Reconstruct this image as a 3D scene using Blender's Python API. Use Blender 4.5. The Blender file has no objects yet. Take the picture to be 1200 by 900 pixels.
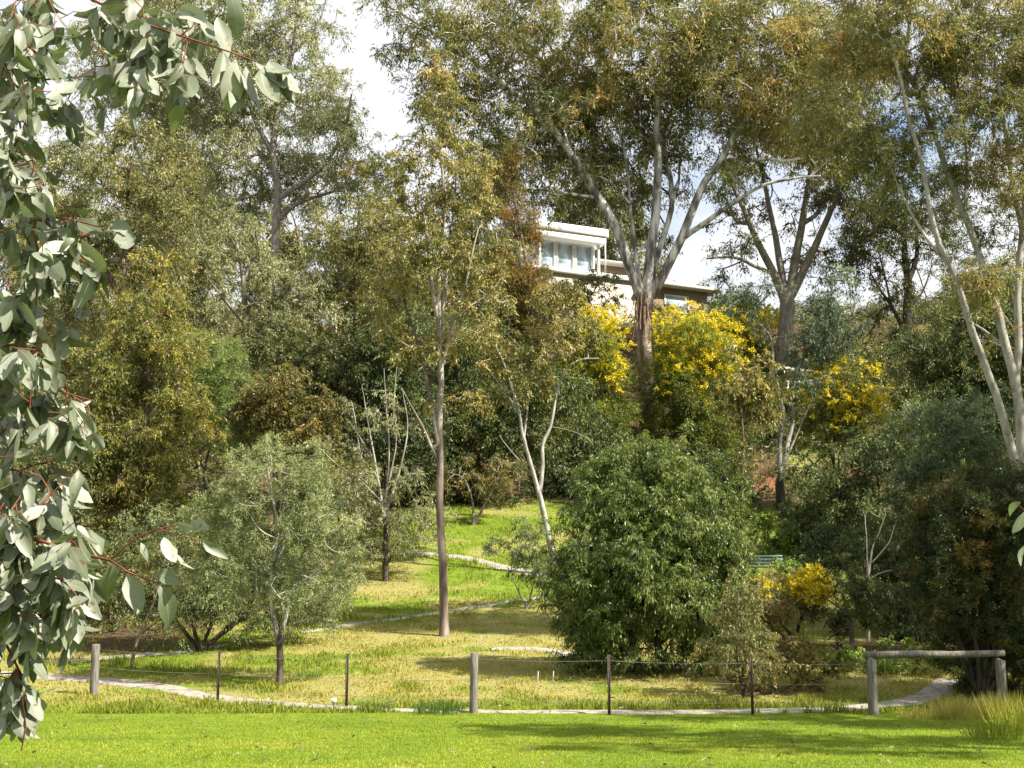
import bpy, math, random
import numpy as np
from mathutils import Vector

# ------------------------------------------------------------------ camera, sky, sun, exposure
scene = bpy.context.scene
COL = scene.collection
F = 1648.0                       # focal length in pixels of a 1200 px wide frame
CAMZ = 1.6
PITCH = math.atan(298 / F)
SP, CP = math.sin(PITCH), math.cos(PITCH)

cam_d = bpy.data.cameras.new("camera")
cam_d.sensor_width = 36
cam_d.lens = 36 * F / 1200
cam_d.clip_start, cam_d.clip_end = 0.05, 3000
cam = bpy.data.objects.new("camera", cam_d)
cam.location = (0, 0, CAMZ)
cam.rotation_euler = (math.pi / 2 + PITCH, 0, 0)
COL.objects.link(cam)
scene.camera = cam

SUN_EL, SUN_BACK = math.radians(46), math.radians(26)
SD = Vector((math.cos(SUN_EL) * math.cos(SUN_BACK), -math.cos(SUN_EL) * math.sin(SUN_BACK), math.sin(SUN_EL)))
sun_d = bpy.data.lights.new("sun", 'SUN')
sun_d.energy, sun_d.angle, sun_d.color = 5.0, math.radians(0.53), (1.0, 0.94, 0.82)
sun = bpy.data.objects.new("sun", sun_d)
sun.rotation_euler = SD.to_track_quat('Z', 'Y').to_euler()
COL.objects.link(sun)

world = bpy.data.worlds.new("World")
scene.world = world
world.use_nodes = True
nt = world.node_tree
nt.nodes.clear()
wo = nt.nodes.new('ShaderNodeOutputWorld')
bg = nt.nodes.new('ShaderNodeBackground')
sky = nt.nodes.new('ShaderNodeTexSky')
sky.sky_type = 'NISHITA'
sky.sun_disc = False
sky.sun_elevation = SUN_EL
sky.sun_rotation = math.atan2(SD.x, SD.y)
bg.inputs['Strength'].default_value = 0.085
tc = nt.nodes.new('ShaderNodeTexCoord')
mp = nt.nodes.new('ShaderNodeMapping')
mp.inputs['Scale'].default_value = (1, 1, 2.2)
ns = nt.nodes.new('ShaderNodeTexNoise')
ns.inputs['Scale'].default_value = 3.6
ns.inputs['Detail'].default_value = 7
ns.inputs['Roughness'].default_value = 0.55
rp = nt.nodes.new('ShaderNodeValToRGB')
rp.color_ramp.elements[0].position, rp.color_ramp.elements[1].position = 0.30, 0.50
mx = nt.nodes.new('ShaderNodeMix')
mx.data_type = 'RGBA'
mx.inputs['B'].default_value = (4.8, 4.9, 5.1, 1)
nt.links.new(tc.outputs['Generated'], mp.inputs['Vector'])
nt.links.new(mp.outputs['Vector'], ns.inputs['Vector'])
nt.links.new(ns.outputs['Fac'], rp.inputs['Fac'])
nt.links.new(rp.outputs['Color'], mx.inputs['Factor'])
nt.links.new(sky.outputs['Color'], mx.inputs['A'])
nt.links.new(mx.outputs['Result'], bg.inputs['Color'])
nt.links.new(bg.outputs['Background'], wo.inputs['Surface'])

vs = scene.view_settings
vs.view_transform, vs.look, vs.gamma, vs.use_curve_mapping = 'Standard', 'None', 1, False
vs.exposure = 1.36
scene.cycles.use_denoising = True
scene.cycles.use_adaptive_sampling = False
scene.cycles.denoiser = 'OPENIMAGEDENOISE'
scene.cycles.denoising_input_passes = 'RGB_ALBEDO_NORMAL'
scene.cycles.denoising_prefilter = 'ACCURATE'
scene.cycles.sample_clamp_indirect = 2.5
scene.cycles.max_bounces = 6
scene.cycles.diffuse_bounces = 2
scene.cycles.transmission_bounces = 4
scene.cycles.caustics_reflective = scene.cycles.caustics_refractive = False

# ------------------------------------------------------------------ helpers
def P(px, py, D):
    xv, yv = (px - 600) / F, (450 - py) / F
    t = D / (CP - yv * SP)
    return np.array((xv * t, D, CAMZ + (SP + yv * CP) * t))

def zrow(D, row):
    return P(600, row, D)[2]

def hash2(ix, iy, seed):
    h = (ix.astype(np.int64) * 374761393 + iy.astype(np.int64) * 668265263 + seed * 1442695041) & 0x7fffffff
    h = ((h ^ (h >> 13)) * 1274126177) & 0x7fffffff
    return ((h ^ (h >> 16)) & 0xffff) / 65535.0

def vnoise(x, y, seed=0):
    x, y = np.asarray(x, float), np.asarray(y, float)
    ix, iy = np.floor(x), np.floor(y)
    fx, fy = x - ix, y - iy
    fx, fy = fx * fx * (3 - 2 * fx), fy * fy * (3 - 2 * fy)
    a, b = hash2(ix, iy, seed), hash2(ix + 1, iy, seed)
    c, d = hash2(ix, iy + 1, seed), hash2(ix + 1, iy + 1, seed)
    return (a * (1 - fx) + b * fx) * (1 - fy) + (c * (1 - fx) + d * fx) * fy

def fbm(x, y, seed=0, o=4):
    s, a, t = 0, 1, 0
    for k in range(o):
        s = s + a * vnoise(x * 2 ** k, y * 2 ** k, seed + k)
        t += a
        a *= 0.5
    return s / t

_tab = [(-60, None), (10, None), (28.5, None), (31, 826), (33.5, 803), (36, 784), (39, 764), (42, 745), (46, 722), (50, 696),
        (52, 681), (55, 656), (62, 604), (68, 571), (75, 505), (85, 436), (95, 372)]
_TY = np.array([a for a, b in _tab] + [108, 140, 420, 900], float)
_TZ = np.array([0 if b is None else zrow(a, b) for a, b in _tab] + [25.2, 27, 27, 27], float)

def base_terrain(x, y):
    z = (np.interp(y - 0.8, _TY, _TZ) + np.interp(y + 0.8, _TY, _TZ) + np.interp(y, _TY, _TZ) * 2) / 4
    amp = np.clip((y - 29) / 20, 0.0, 1)
    z = z + amp * 0.35 * (fbm(x * 0.15 + 7, y * 0.15, 5, 3) - 0.5)
    z = z + 0.03 * (fbm(x * 0.5 + 3, y * 0.5, 9, 2) - 0.5)
    return z

def axis(dense0, dense1, step, lo, hi):
    a = list(np.arange(dense0, dense1 + 1e-6, step))
    s, v = step, dense1
    while v < hi:
        s *= 1.25
        v += s
        a.append(min(v, hi))
    s, v = step, dense0
    b = []
    while v > lo:
        s *= 1.25
        v -= s
        b.append(max(v, lo))
    return np.array(b[::-1] + a)

GX = axis(-26, 26, 0.4, -400, 400)
GY = axis(12, 76, 0.4, -60, 800)
_gx, _gy = np.meshgrid(GX, GY)
GZ = base_terrain(_gx, _gy)

def T(x, y):
    x, y = np.asarray(x, float), np.asarray(y, float)
    i = np.clip(np.searchsorted(GX, x) - 1, 0, len(GX) - 2)
    j = np.clip(np.searchsorted(GY, y) - 1, 0, len(GY) - 2)
    fx, fy = (x - GX[i]) / (GX[i + 1] - GX[i]), (y - GY[j]) / (GY[j + 1] - GY[j])
    return (GZ[j, i] * (1 - fx) + GZ[j, i + 1] * fx) * (1 - fy) + (GZ[j + 1, i] * (1 - fx) + GZ[j + 1, i + 1] * fx) * fy

def project(p):
    x, y, z = p[0], p[1], p[2] - CAMZ
    f = y * CP + z * SP
    return 600 + F * x / f, 450 - F * (z * CP - y * SP) / f

def G(px, row):
    """point of the ground seen at a pixel"""
    prev = None
    for D in np.arange(6, 130, 0.05):
        p = P(px, row, D)
        if p[2] <= T(p[0], p[1]):
            p[2] = T(p[0], p[1])
            return p
    return P(px, row, 130)

def ground_at(px, D):
    row = 700
    for _ in range(5):
        x = P(px, row, D)[0]
        z = float(T(x, D))
        row = project((x, D, z))[1]
    return np.array((x, D, z))

# ------------------------------------------------------------------ mesh + object helpers
def mesh_from(name, co, faces_flat, counts, attrs=None, smooth=False):
    me = bpy.data.meshes.new(name)
    co = np.ascontiguousarray(co, np.float32)
    faces_flat = np.ascontiguousarray(faces_flat, np.int32)
    counts = np.ascontiguousarray(counts, np.int32)
    me.vertices.add(len(co))
    me.vertices.foreach_set('co', co.ravel())
    me.loops.add(len(faces_flat))
    me.loops.foreach_set('vertex_index', faces_flat)
    me.polygons.add(len(counts))
    st = np.zeros(len(counts), np.int32)
    st[1:] = np.cumsum(counts)[:-1]
    me.polygons.foreach_set('loop_start', st)
    me.polygons.foreach_set('loop_total', counts)
    if smooth:
        me.polygons.foreach_set('use_smooth', np.ones(len(counts), bool))
    for k, (dom, val) in (attrs or {}).items():
        a = me.attributes.new(k, 'FLOAT', dom)
        a.data.foreach_set('value', np.ascontiguousarray(val, np.float32))
    me.update(calc_edges=True)
    return me

def link(name, me, mat, parent=None, loc=(0, 0, 0)):
    o = bpy.data.objects.new(name, me)
    COL.objects.link(o)
    o.location = loc
    if mat and not me.materials:
        me.materials.append(mat)
    if parent:
        o.parent = parent
    return o

def tag(o, label=None, cat=None, group=None, kind=None):
    if label: o['label'] = label
    if cat: o['category'] = cat
    if group: o['group'] = group
    if kind: o['kind'] = kind
    return o

def thing(name, label, cat, loc=(0, 0, 0), rz=0, group=None):
    o = bpy.data.objects.new(name, None)
    o.empty_display_size = 0.3
    COL.objects.link(o)
    o.location = Vector(loc)
    o.rotation_euler = (0, 0, rz)
    return tag(o, label, cat, group)

class MB:
    """collects boxes and tubes; build() links them as one mesh"""
    def __init__(s):
        s.co, s.f, s.c = [], [], []
        s.n = 0
    def add(s, v, faces):
        v = np.asarray(v, float)
        s.co.append(v)
        for f in faces:
            s.f.extend([i + s.n for i in f])
            s.c.append(len(f))
        s.n += len(v)
        return s
    def box(s, x0, x1, y0, y1, z0, z1, b=0.0):
        if b <= 0:
            v = [(x, y, z) for x in (x0, x1) for y in (y0, y1) for z in (z0, z1)]
            return s.add(v, [(0, 1, 3, 2), (4, 6, 7, 5), (0, 4, 5, 1), (2, 3, 7, 6), (0, 2, 6, 4), (1, 5, 7, 3)])
        # chamfered vertical + horizontal edges: three stacked octagon rings
        def ring(x0, x1, y0, y1, z, b):
            return [(x0 + b, y0, z), (x1 - b, y0, z), (x1, y0 + b, z), (x1, y1 - b, z), (x1 - b, y1, z), (x0 + b, y1, z), (x0, y1 - b, z), (x0, y0 + b, z)]
        v = ring(x0 + b, x1 - b, y0 + b, y1 - b, z0, b * .5) + ring(x0, x1, y0, y1, z0 + b, b) + ring(x0, x1, y0, y1, z1 - b, b) + ring(x0 + b, x1 - b, y0 + b, y1 - b, z1, b * .5)
        fs = [tuple(range(7, -1, -1)), tuple(range(24, 32))]
        for r in range(3):
            for i in range(8):
                j = (i + 1) % 8
                fs.append((r * 8 + i, r * 8 + j, r * 8 + 8 + j, r * 8 + 8 + i))
        return s.add(v, fs)
    def tube(s, pts, rad, sides=8, rough=0.0, seed=0, cap=True):
        pts = np.asarray(pts, float)
        rad = np.broadcast_to(np.asarray(rad, float), (len(pts),))
        v, f, c = tube_arrays(pts, rad, sides, rough, seed)
        s.co.append(v)
        s.f.extend((f + s.n).ravel().tolist())
        s.c.extend([4] * len(f))
        if cap:
            s.f.extend([s.n + i for i in range(sides - 1, -1, -1)]); s.c.append(sides)
            k = s.n + (len(pts) - 1) * sides
            s.f.extend([k + i for i in range(sides)]); s.c.append(sides)
        s.n += len(v)
        return s
    def build(s, name, mat, parent=None, smooth=False, loc=(0, 0, 0)):
        return link(name, mesh_from(name, np.concatenate(s.co), s.f, s.c, smooth=smooth), mat, parent, loc)

def tube_arrays(pts, rad, sides, rough=0.0, seed=0):
    t = np.gradient(pts, axis=0)
    t /= np.linalg.norm(t, axis=1)[:, None] + 1e-9
    m = np.abs(t.mean(0))
    ref = np.zeros(3)
    ref[int(np.argmin(m))] = 1
    u = np.cross(t, ref)
    u /= np.linalg.norm(u, axis=1)[:, None] + 1e-9
    w = np.cross(t, u)
    a = np.arange(sides) * 2 * math.pi / sides
    r = rad[:, None] * np.ones((1, sides))
    if rough > 0:
        rr = np.random.default_rng(seed)
        lob = 1 + rough * np.sin(a[None, :] * 3 + rr.uniform(0, 6)) * .6 + rough * rr.normal(0, .5, (len(pts), sides))
        r = r * lob
    v = pts[:, None, :] + r[:, :, None] * (np.cos(a)[None, :, None] * u[:, None, :] + np.sin(a)[None, :, None] * w[:, None, :])
    n = len(pts)
    i = np.arange(n - 1)[:, None] * sides
    j = np.arange(sides)[None, :]
    j2 = (j + 1) % sides
    f = np.stack([i + j, i + j2, i + sides + j2, i + sides + j], -1).reshape(-1, 4)
    return v.reshape(-1, 3), f, None

# ------------------------------------------------------------------ materials
def new_mat(name):
    m = bpy.data.materials.new(name)
    m.use_nodes = True
    m.node_tree.nodes.clear()
    return m, m.node_tree.nodes, m.node_tree.links

def ramp(n, cols, pos=None):
    r = n.new('ShaderNodeValToRGB')
    e = r.color_ramp.elements
    pos = pos or [i / (len(cols) - 1) for i in range(len(cols))]
    e[0].position, e[0].color = pos[0], (*cols[0], 1)
    e[1].position, e[1].color = pos[-1], (*cols[-1], 1)
    for p, c in list(zip(pos, cols))[1:-1]:
        k = e.new(p)
        k.color = (*c, 1)
    return r

def leaf_mat(name, cols, rough=0.48, spec=0.42, trans=0.3, tcol=(1.0, 1.1, 0.5), pos=None, gain=1.6, warm=(1.12, 1.0, .74)):
    m, n, l = new_mat(name)
    out = n.new('ShaderNodeOutputMaterial')
    at = n.new('ShaderNodeAttribute'); at.attribute_name = 'tint'
    r = ramp(n, [tuple(min(.9, a * gain * w) for a, w in zip(c, warm)) for c in cols], pos)
    l.new(at.outputs['Fac'], r.inputs['Fac'])
    b = n.new('ShaderNodeBsdfPrincipled')
    b.inputs['Roughness'].default_value = rough
    b.inputs['Specular IOR Level'].default_value = spec
    l.new(r.outputs['Color'], b.inputs['Base Color'])
    t = n.new('ShaderNodeBsdfTranslucent')
    mul = n.new('ShaderNodeMix'); mul.data_type = 'RGBA'; mul.blend_type = 'MULTIPLY'
    mul.inputs['Factor'].default_value = 1
    mul.inputs['B'].default_value = (*tcol, 1)
    l.new(r.outputs['Color'], mul.inputs['A'])
    l.new(mul.outputs['Result'], t.inputs['Color'])
    s = n.new('ShaderNodeMixShader'); s.inputs['Fac'].default_value = trans
    l.new(b.outputs[0], s.inputs[1]); l.new(t.outputs[0], s.inputs[2])
    l.new(s.outputs[0], out.inputs['Surface'])
    return m

def noise_mat(name, cols, scale=4, stretch=(1, 1, 1), rough=0.85, detail=6, bump=0.3, pos=None, spec=0.25, bscale=None):
    m, n, l = new_mat(name)
    out = n.new('ShaderNodeOutputMaterial')
    tc = n.new('ShaderNodeTexCoord')
    mp = n.new('ShaderNodeMapping'); mp.inputs['Scale'].default_value = stretch
    ns = n.new('ShaderNodeTexNoise'); ns.inputs['Scale'].default_value = scale; ns.inputs['Detail'].default_value = detail
    ns.inputs['Roughness'].default_value = 0.65
    l.new(tc.outputs['Object'], mp.inputs['Vector']); l.new(mp.outputs['Vector'], ns.inputs['Vector'])
    r = ramp(n, cols, pos or [0.3 + 0.4 * i / (len(cols) - 1) for i in range(len(cols))])
    l.new(ns.outputs['Fac'], r.inputs['Fac'])
    b = n.new('ShaderNodeBsdfPrincipled')
    b.inputs['Roughness'].default_value = rough
    b.inputs['Specular IOR Level'].default_value = spec
    l.new(r.outputs['Color'], b.inputs['Base Color'])
    if bump:
        bp = n.new('ShaderNodeBump'); bp.inputs['Strength'].default_value = bump; bp.inputs['Distance'].default_value = 0.03
        n2 = n.new('ShaderNodeTexNoise'); n2.inputs['Scale'].default_value = (bscale or scale * 3); n2.inputs['Detail'].default_value = 4
        l.new(mp.outputs['Vector'], n2.inputs['Vector'])
        l.new(n2.outputs['Fac'], bp.inputs['Height']); l.new(bp.outputs['Normal'], b.inputs['Normal'])
    l.new(b.outputs[0], out.inputs['Surface'])
    return m

LMX = 1
LM = {
 'gum':     leaf_mat('gum_leaf', [(.030, .040, .014), (.065, .075, .027), (.105, .105, .040), (.17, .14, .065), (.22, .13, .05)], pos=[0, .25, .55, .82, 1], gain=2.2, warm=(1.06, 1, .8), trans=.38),
 'gumdark': leaf_mat('dark_gum_leaf', [(.022, .034, .013), (.05, .062, .024), (.09, .095, .036), (.17, .10, .045)], pos=[0, .45, .75, 1], gain=1.8),
 'olive':   leaf_mat('olive_gum_leaf', [(.05, .06, .02), (.11, .115, .04), (.18, .17, .07), (.26, .21, .10)]),
 'silver':  leaf_mat('silver_gum_leaf', [(.055, .065, .032), (.115, .13, .065), (.19, .205, .115), (.30, .31, .22)], warm=(1.08, 1.0, .86), gain=1.7, rough=.5, tcol=(.9, 1, .6)),
 'greengum': leaf_mat('green_gum_leaf', [(.04, .055, .022), (.09, .105, .045), (.14, .15, .07), (.20, .15, .08)]),
 'grey':    leaf_mat('grey_tree_leaf', [(.042, .058, .025), (.085, .108, .048), (.14, .162, .08), (.23, .245, .15)], warm=(1.06, 1.0, .86), gain=1.8, rough=.55),
 'bush':    leaf_mat('bush_leaf', [(.019, .039, .010), (.048, .077, .020), (.085, .122, .034), (.155, .19, .07)], rough=.42),
 'ochre':   leaf_mat('ochre_leaf', [(.035, .047, .014), (.078, .095, .027), (.135, .145, .042), (.19, .165, .04)]),
 'rust':    leaf_mat('rusty_leaf', [(.04, .05, .018), (.078, .085, .03), (.115, .105, .035), (.16, .11, .04)]),
 'feather': leaf_mat('feathery_leaf', [(.045, .075, .022), (.085, .13, .04), (.13, .18, .065), (.18, .22, .1)], rough=.6),
 'lime':    leaf_mat('lime_leaf', [(.05, .075, .014), (.10, .13, .02), (.16, .19, .03), (.26, .24, .035)], rough=.6),
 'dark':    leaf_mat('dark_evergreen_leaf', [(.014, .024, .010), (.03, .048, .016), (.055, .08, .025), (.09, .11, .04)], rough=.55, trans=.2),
 'blue':    leaf_mat('blue_feathery_leaf', [(.025, .045, .026), (.06, .085, .055), (.12, .155, .105), (.27, .30, .24)], warm=(1.06, 1.0, .86), gain=1.5, rough=.5),
 'rustdark': leaf_mat('dark_bronze_leaf', [(.014, .026, .010), (.03, .045, .015), (.055, .062, .02), (.14, .085, .02)], pos=[0, .45, .8, 1]),
 'conifer': leaf_mat('bronze_conifer_leaf', [(.035, .045, .014), (.07, .07, .02), (.12, .085, .025), (.18, .105, .03)], rough=.6),
 'weed':    leaf_mat('weed_leaf', [(.03, .07, .012), (.07, .13, .02), (.13, .20, .03), (.2, .24, .06)]),
 'blossom': leaf_mat('wattle_blossom', [(.48, .385, .015), (.70, .57, .028), (.80, .70, .10)], gain=1, warm=(1, 1, 1), rough=.8, spec=.1, trans=.35, tcol=(1, 1, .6)),
 'brownleaf': leaf_mat('dry_brown_leaf', [(.04, .045, .018), (.09, .08, .03), (.14, .12, .045), (.14, .15, .05)]),
 'lawn':    leaf_mat('lawn_blade', [(.10, .155, .014), (.165, .235, .020), (.225, .28, .028), (.30, .29, .06)], gain=1.35, warm=(1.12, 1, .9), rough=.55, spec=.3, trans=.4, tcol=(1, 1.1, .5)),
 'meadow':  leaf_mat('meadow_blade', [(.085, .125, .012), (.19, .22, .024), (.29, .265, .07), (.36, .31, .12)], gain=1.25, warm=(1.05, 1, .85), rough=.6, spec=.25, trans=.35, tcol=(1, 1.1, .6)),
}
BM = {
 'white': noise_mat('white_gum_bark', [(.14, .125, .10), (.30, .28, .25), (.46, .44, .41)], 3, (1.5, 1.5, .6), .7, bump=.15),
 'brown': noise_mat('brown_bark', [(.05, .033, .022), (.13, .09, .065), (.24, .18, .14)], 6, (2, 2, .5), .9, bump=.6),
 'grey':  noise_mat('grey_bark', [(.10, .085, .07), (.22, .19, .16), (.38, .34, .29)], 5, (2, 2, .5), .85, bump=.4),
 'pale':  noise_mat('pale_twig_bark', [(.22, .19, .15), (.36, .32, .27), (.5, .46, .4)], 8, (1, 1, .4), .8, bump=.2),
 'dark':  noise_mat('dark_bark', [(.02, .015, .012), (.05, .037, .03), (.09, .07, .055)], 6, (2, 2, .5), .9, bump=.5),
 'red':   noise_mat('red_twig_bark', [(.11, .03, .02), (.20, .055, .035), (.28, .12, .06)], 9, (1, 1, 1), .5, bump=0),
 'strip': noise_mat('peeling_bark', [(.10, .055, .035), (.25, .15, .10), (.42, .31, .23)], 6, (2, 2, .3), .9, bump=.4),
}

def gum_bark(name, zlo, zhi, low, high):
    """rough old bark below, smooth bark above; the change happens where the old bark peels"""
    m, n, l = new_mat(name)
    out = n.new('ShaderNodeOutputMaterial')
    tc = n.new('ShaderNodeTexCoord')
    sx = n.new('ShaderNodeSeparateXYZ'); l.new(tc.outputs['Object'], sx.inputs[0])
    mp = n.new('ShaderNodeMapping'); mp.inputs['Scale'].default_value = (2, 2, .45); l.new(tc.outputs['Object'], mp.inputs['Vector'])
    ns = n.new('ShaderNodeTexNoise'); ns.inputs['Scale'].default_value = 1.6; ns.inputs['Detail'].default_value = 7; l.new(mp.outputs['Vector'], ns.inputs['Vector'])
    ma = n.new('ShaderNodeMath'); ma.operation = 'MULTIPLY_ADD'; ma.inputs[1].default_value = 4.0
    l.new(ns.outputs['Fac'], ma.inputs[0]); l.new(sx.outputs['Z'], ma.inputs[2])
    mr = n.new('ShaderNodeMapRange'); mr.inputs['From Min'].default_value = zlo + 2; mr.inputs['From Max'].default_value = zhi + 2
    l.new(ma.outputs[0], mr.inputs['Value'])
    rl, rh = ramp(n, low, [.3, .5, .7]), ramp(n, high, [.38, .49, .58])
    l.new(ns.outputs['Fac'], rl.inputs['Fac']); l.new(ns.outputs['Fac'], rh.inputs['Fac'])
    mx = n.new('ShaderNodeMix'); mx.data_type = 'RGBA'
    l.new(mr.outputs[0], mx.inputs['Factor']); l.new(rl.outputs[0], mx.inputs['A']); l.new(rh.outputs[0], mx.inputs['B'])
    b = n.new('ShaderNodeBsdfPrincipled'); b.inputs['Roughness'].default_value = .8; b.inputs['Specular IOR Level'].default_value = .25
    l.new(mx.outputs['Result'], b.inputs['Base Color'])
    bp = n.new('ShaderNodeBump'); bp.inputs['Strength'].default_value = .5; bp.inputs['Distance'].default_value = .05
    n2 = n.new('ShaderNodeTexNoise'); n2.inputs['Scale'].default_value = 6; n2.inputs['Detail'].default_value = 5; l.new(mp.outputs['Vector'], n2.inputs['Vector'])
    l.new(n2.outputs['Fac'], bp.inputs['Height']); l.new(bp.outputs['Normal'], b.inputs['Normal'])
    l.new(b.outputs[0], out.inputs['Surface'])
    return m

# ------------------------------------------------------------------ the ground
def masks(x, y):
    """green = fresh grass, dry = straw, litter = bare leaf litter under the trees; all 0..1"""
    d = fbm(x * .22, y * .3, 21, 4)
    e = fbm(x * .9, y * 1.1, 33, 3)
    meadow = np.clip((y - 29.3) / 1.6, 0, 1)
    dry = meadow * np.clip(((d * .55 + e * .45) - .37) * 3.6, 0, .92)
    near = np.exp(-((x - 0) / 7) ** 2 - ((y - 35) / 5) ** 2)
    dry = np.clip(dry + .45 * near * meadow * (e > .35), 0, 1)
    edge = np.exp(-((y - 30.2) / 1.1) ** 2)
    dry = dry * (1 - .75 * edge)
    back = np.clip((y - 58) / 8, 0, 1)
    right = np.clip((x - 3.5) / 3, 0, 1) * np.clip((y - 34) / 5, 0, 1)
    left = np.clip((-x - 7) / 3, 0, 1) * np.clip((y - 37) / 3, 0, 1)
    litter = np.clip(np.maximum(np.maximum(back, right * .8), left) * (0.55 + 1.1 * (fbm(x * .35, y * .35, 51, 3) - .35)), 0, 1)
    strip = np.exp(-((x + .5 - (y - 60) * .1) / 3.5) ** 2) * np.clip((66 - y) / 4, 0, 1)
    litter = litter * (1 - .95 * np.clip(strip * 1.6, 0, 1))
    dry = dry * (1 - .25 * np.clip((y - 56) / 4, 0, 1))
    return dry, litter

def red_soil(x, y):
    c = G(897, 570)
    return np.clip(1.7 - np.hypot((x - c[0]) / 2.2, (y - c[1]) / 2.6) * 2.3 + .8 * (fbm(x, y, 77, 3) - .5), 0, 1)

def build_ground():
    nx, ny = len(GX), len(GY)
    co = np.stack([_gx, _gy, GZ], -1).reshape(-1, 3)
    i = np.arange(ny - 1)[:, None] * nx + np.arange(nx - 1)[None, :]
    f = np.stack([i, i + 1, i + nx + 1, i + nx], -1).reshape(-1, 4)
    dry, litter = masks(co[:, 0], co[:, 1])
    red = red_soil(co[:, 0], co[:, 1])
    m, n, l = new_mat('ground')
    out = n.new('ShaderNodeOutputMaterial')
    tc = n.new('ShaderNodeTexCoord')
    ns = n.new('ShaderNodeTexNoise'); ns.inputs['Scale'].default_value = 2.2; ns.inputs['Detail'].default_value = 9; ns.inputs['Roughness'].default_value = .7
    n2 = n.new('ShaderNodeTexNoise'); n2.inputs['Scale'].default_value = 16; n2.inputs['Detail'].default_value = 6; n2.inputs['Roughness'].default_value = .7
    l.new(tc.outputs['Object'], ns.inputs['Vector']); l.new(tc.outputs['Object'], n2.inputs['Vector'])
    g = ramp(n, [(.07, .115, .012), (.13, .19, .016), (.19, .235, .03)], [.3, .5, .7]); l.new(ns.outputs['Fac'], g.inputs['Fac'])
    d = ramp(n, [(.13, .115, .035), (.26, .235, .075), (.37, .325, .13)], [.3, .5, .7]); l.new(n2.outputs['Fac'], d.inputs['Fac'])
    t = ramp(n, [(.03, .02, .012), (.085, .055, .03), (.17, .12, .07)], [.3, .5, .72]); l.new(n2.outputs['Fac'], t.inputs['Fac'])
    rd = ramp(n, [(.09, .04, .02), (.19, .085, .045), (.28, .14, .08)], [.3, .5, .7]); l.new(n2.outputs['Fac'], rd.inputs['Fac'])
    cur = g.outputs['Color']
    for nm, c in (('dry', d), ('litter', t), ('red_earth', rd)):
        a = n.new('ShaderNodeAttribute'); a.attribute_name = nm
        ad = n.new('ShaderNodeMath'); ad.operation = 'ADD'
        sb = n.new('ShaderNodeMath'); sb.operation = 'MULTIPLY_ADD'; sb.inputs[1].default_value = .9; sb.inputs[2].default_value = -.45
        l.new(n2.outputs['Fac'], sb.inputs[0]); l.new(a.outputs['Fac'], ad.inputs[0]); l.new(sb.outputs[0], ad.inputs[1])
        mr = n.new('ShaderNodeMapRange'); mr.inputs['From Min'].default_value = .3; mr.inputs['From Max'].default_value = .7
        l.new(ad.outputs[0], mr.inputs['Value'])
        mx = n.new('ShaderNodeMix'); mx.data_type = 'RGBA'
        l.new(mr.outputs[0], mx.inputs['Factor']); l.new(cur, mx.inputs['A']); l.new(c.outputs['Color'], mx.inputs['B'])
        cur = mx.outputs['Result']
    b = n.new('ShaderNodeBsdfPrincipled'); b.inputs['Roughness'].default_value = .95; b.inputs['Specular IOR Level'].default_value = .1
    l.new(cur, b.inputs['Base Color'])
    bp = n.new('ShaderNodeBump'); bp.inputs['Strength'].default_value = .8; bp.inputs['Distance'].default_value = .06
    l.new(n2.outputs['Fac'], bp.inputs['Height']); l.new(bp.outputs['Normal'], b.inputs['Normal'])
    l.new(b.outputs[0], out.inputs['Surface'])
    me = mesh_from('ground', co, f.ravel(), np.full(len(f), 4), {'dry': ('POINT', dry), 'litter': ('POINT', litter), 'red_earth': ('POINT', red)}, smooth=True)
    tag(link('ground', me, m), kind='structure')

build_ground()

# paths: strips of pale gravel draped on the ground
PATHM = noise_mat('path_gravel', [(.15, .13, .10), (.30, .27, .225), (.42, .385, .33)], 5, (1, 1, 1), .95, 10, .6, bscale=60)
PATH_PTS = []
def smooth_line(pts, step):
    pts = np.asarray(pts, float)
    e = np.vstack([2 * pts[0] - pts[1], pts, 2 * pts[-1] - pts[-2]])
    out = []
    for i in range(1, len(e) - 2):
        p0, p1, p2, p3 = e[i - 1], e[i], e[i + 1], e[i + 2]
        k = max(1, int(np.linalg.norm(p2 - p1) / step))
        for j in range(k):
            t = j / k
            out.append(.5 * ((2 * p1) + (-p0 + p2) * t + (2 * p0 - 5 * p1 + 4 * p2 - p3) * t * t + (-p0 + 3 * p1 - 3 * p2 + p3) * t ** 3))
    out.append(pts[-1])
    return np.array(out)

def path(pix, widths):
    c = smooth_line([G(*p)[:2] for p in pix], .25)
    t = np.gradient(c, axis=0); t /= np.linalg.norm(t, axis=1)[:, None]
    nrm = np.stack([-t[:, 1], t[:, 0]], -1)
    w = .72 * np.interp(np.linspace(0, 1, len(c)), np.linspace(0, 1, len(widths)), widths)
    sid = np.random.default_rng(len(c)).integers(0, 999)
    s = np.arange(len(c)) * .25
    wl = w * (.45 + 1.1 * fbm(s * .9, s * 0 + 3, sid, 3)); wr = w * (.45 + 1.1 * fbm(s * .9, s * 0 + 9, sid + 50, 3))
    rows = []
    for k in np.linspace(-1, 1, 7):
        off = np.where(k < 0, k * wl, k * wr) * .5
        q = c + nrm * off[:, None]
        rows.append(np.column_stack([q, T(q[:, 0], q[:, 1]) + .025 - .05 * (abs(k) > .9)]))
    v = np.stack(rows, 1).reshape(-1, 3)
    i = np.arange(len(c) - 1)[:, None] * 7 + np.arange(6)[None, :]
    f = np.stack([i, i + 7, i + 8, i + 1], -1).reshape(-1, 4)
    tag(link('path', mesh_from('path', v, f.ravel(), np.full(len(f), 4), smooth=True), PATHM), kind='structure')
    PATH_PTS.append(np.column_stack([c, w * .5]))

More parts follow.
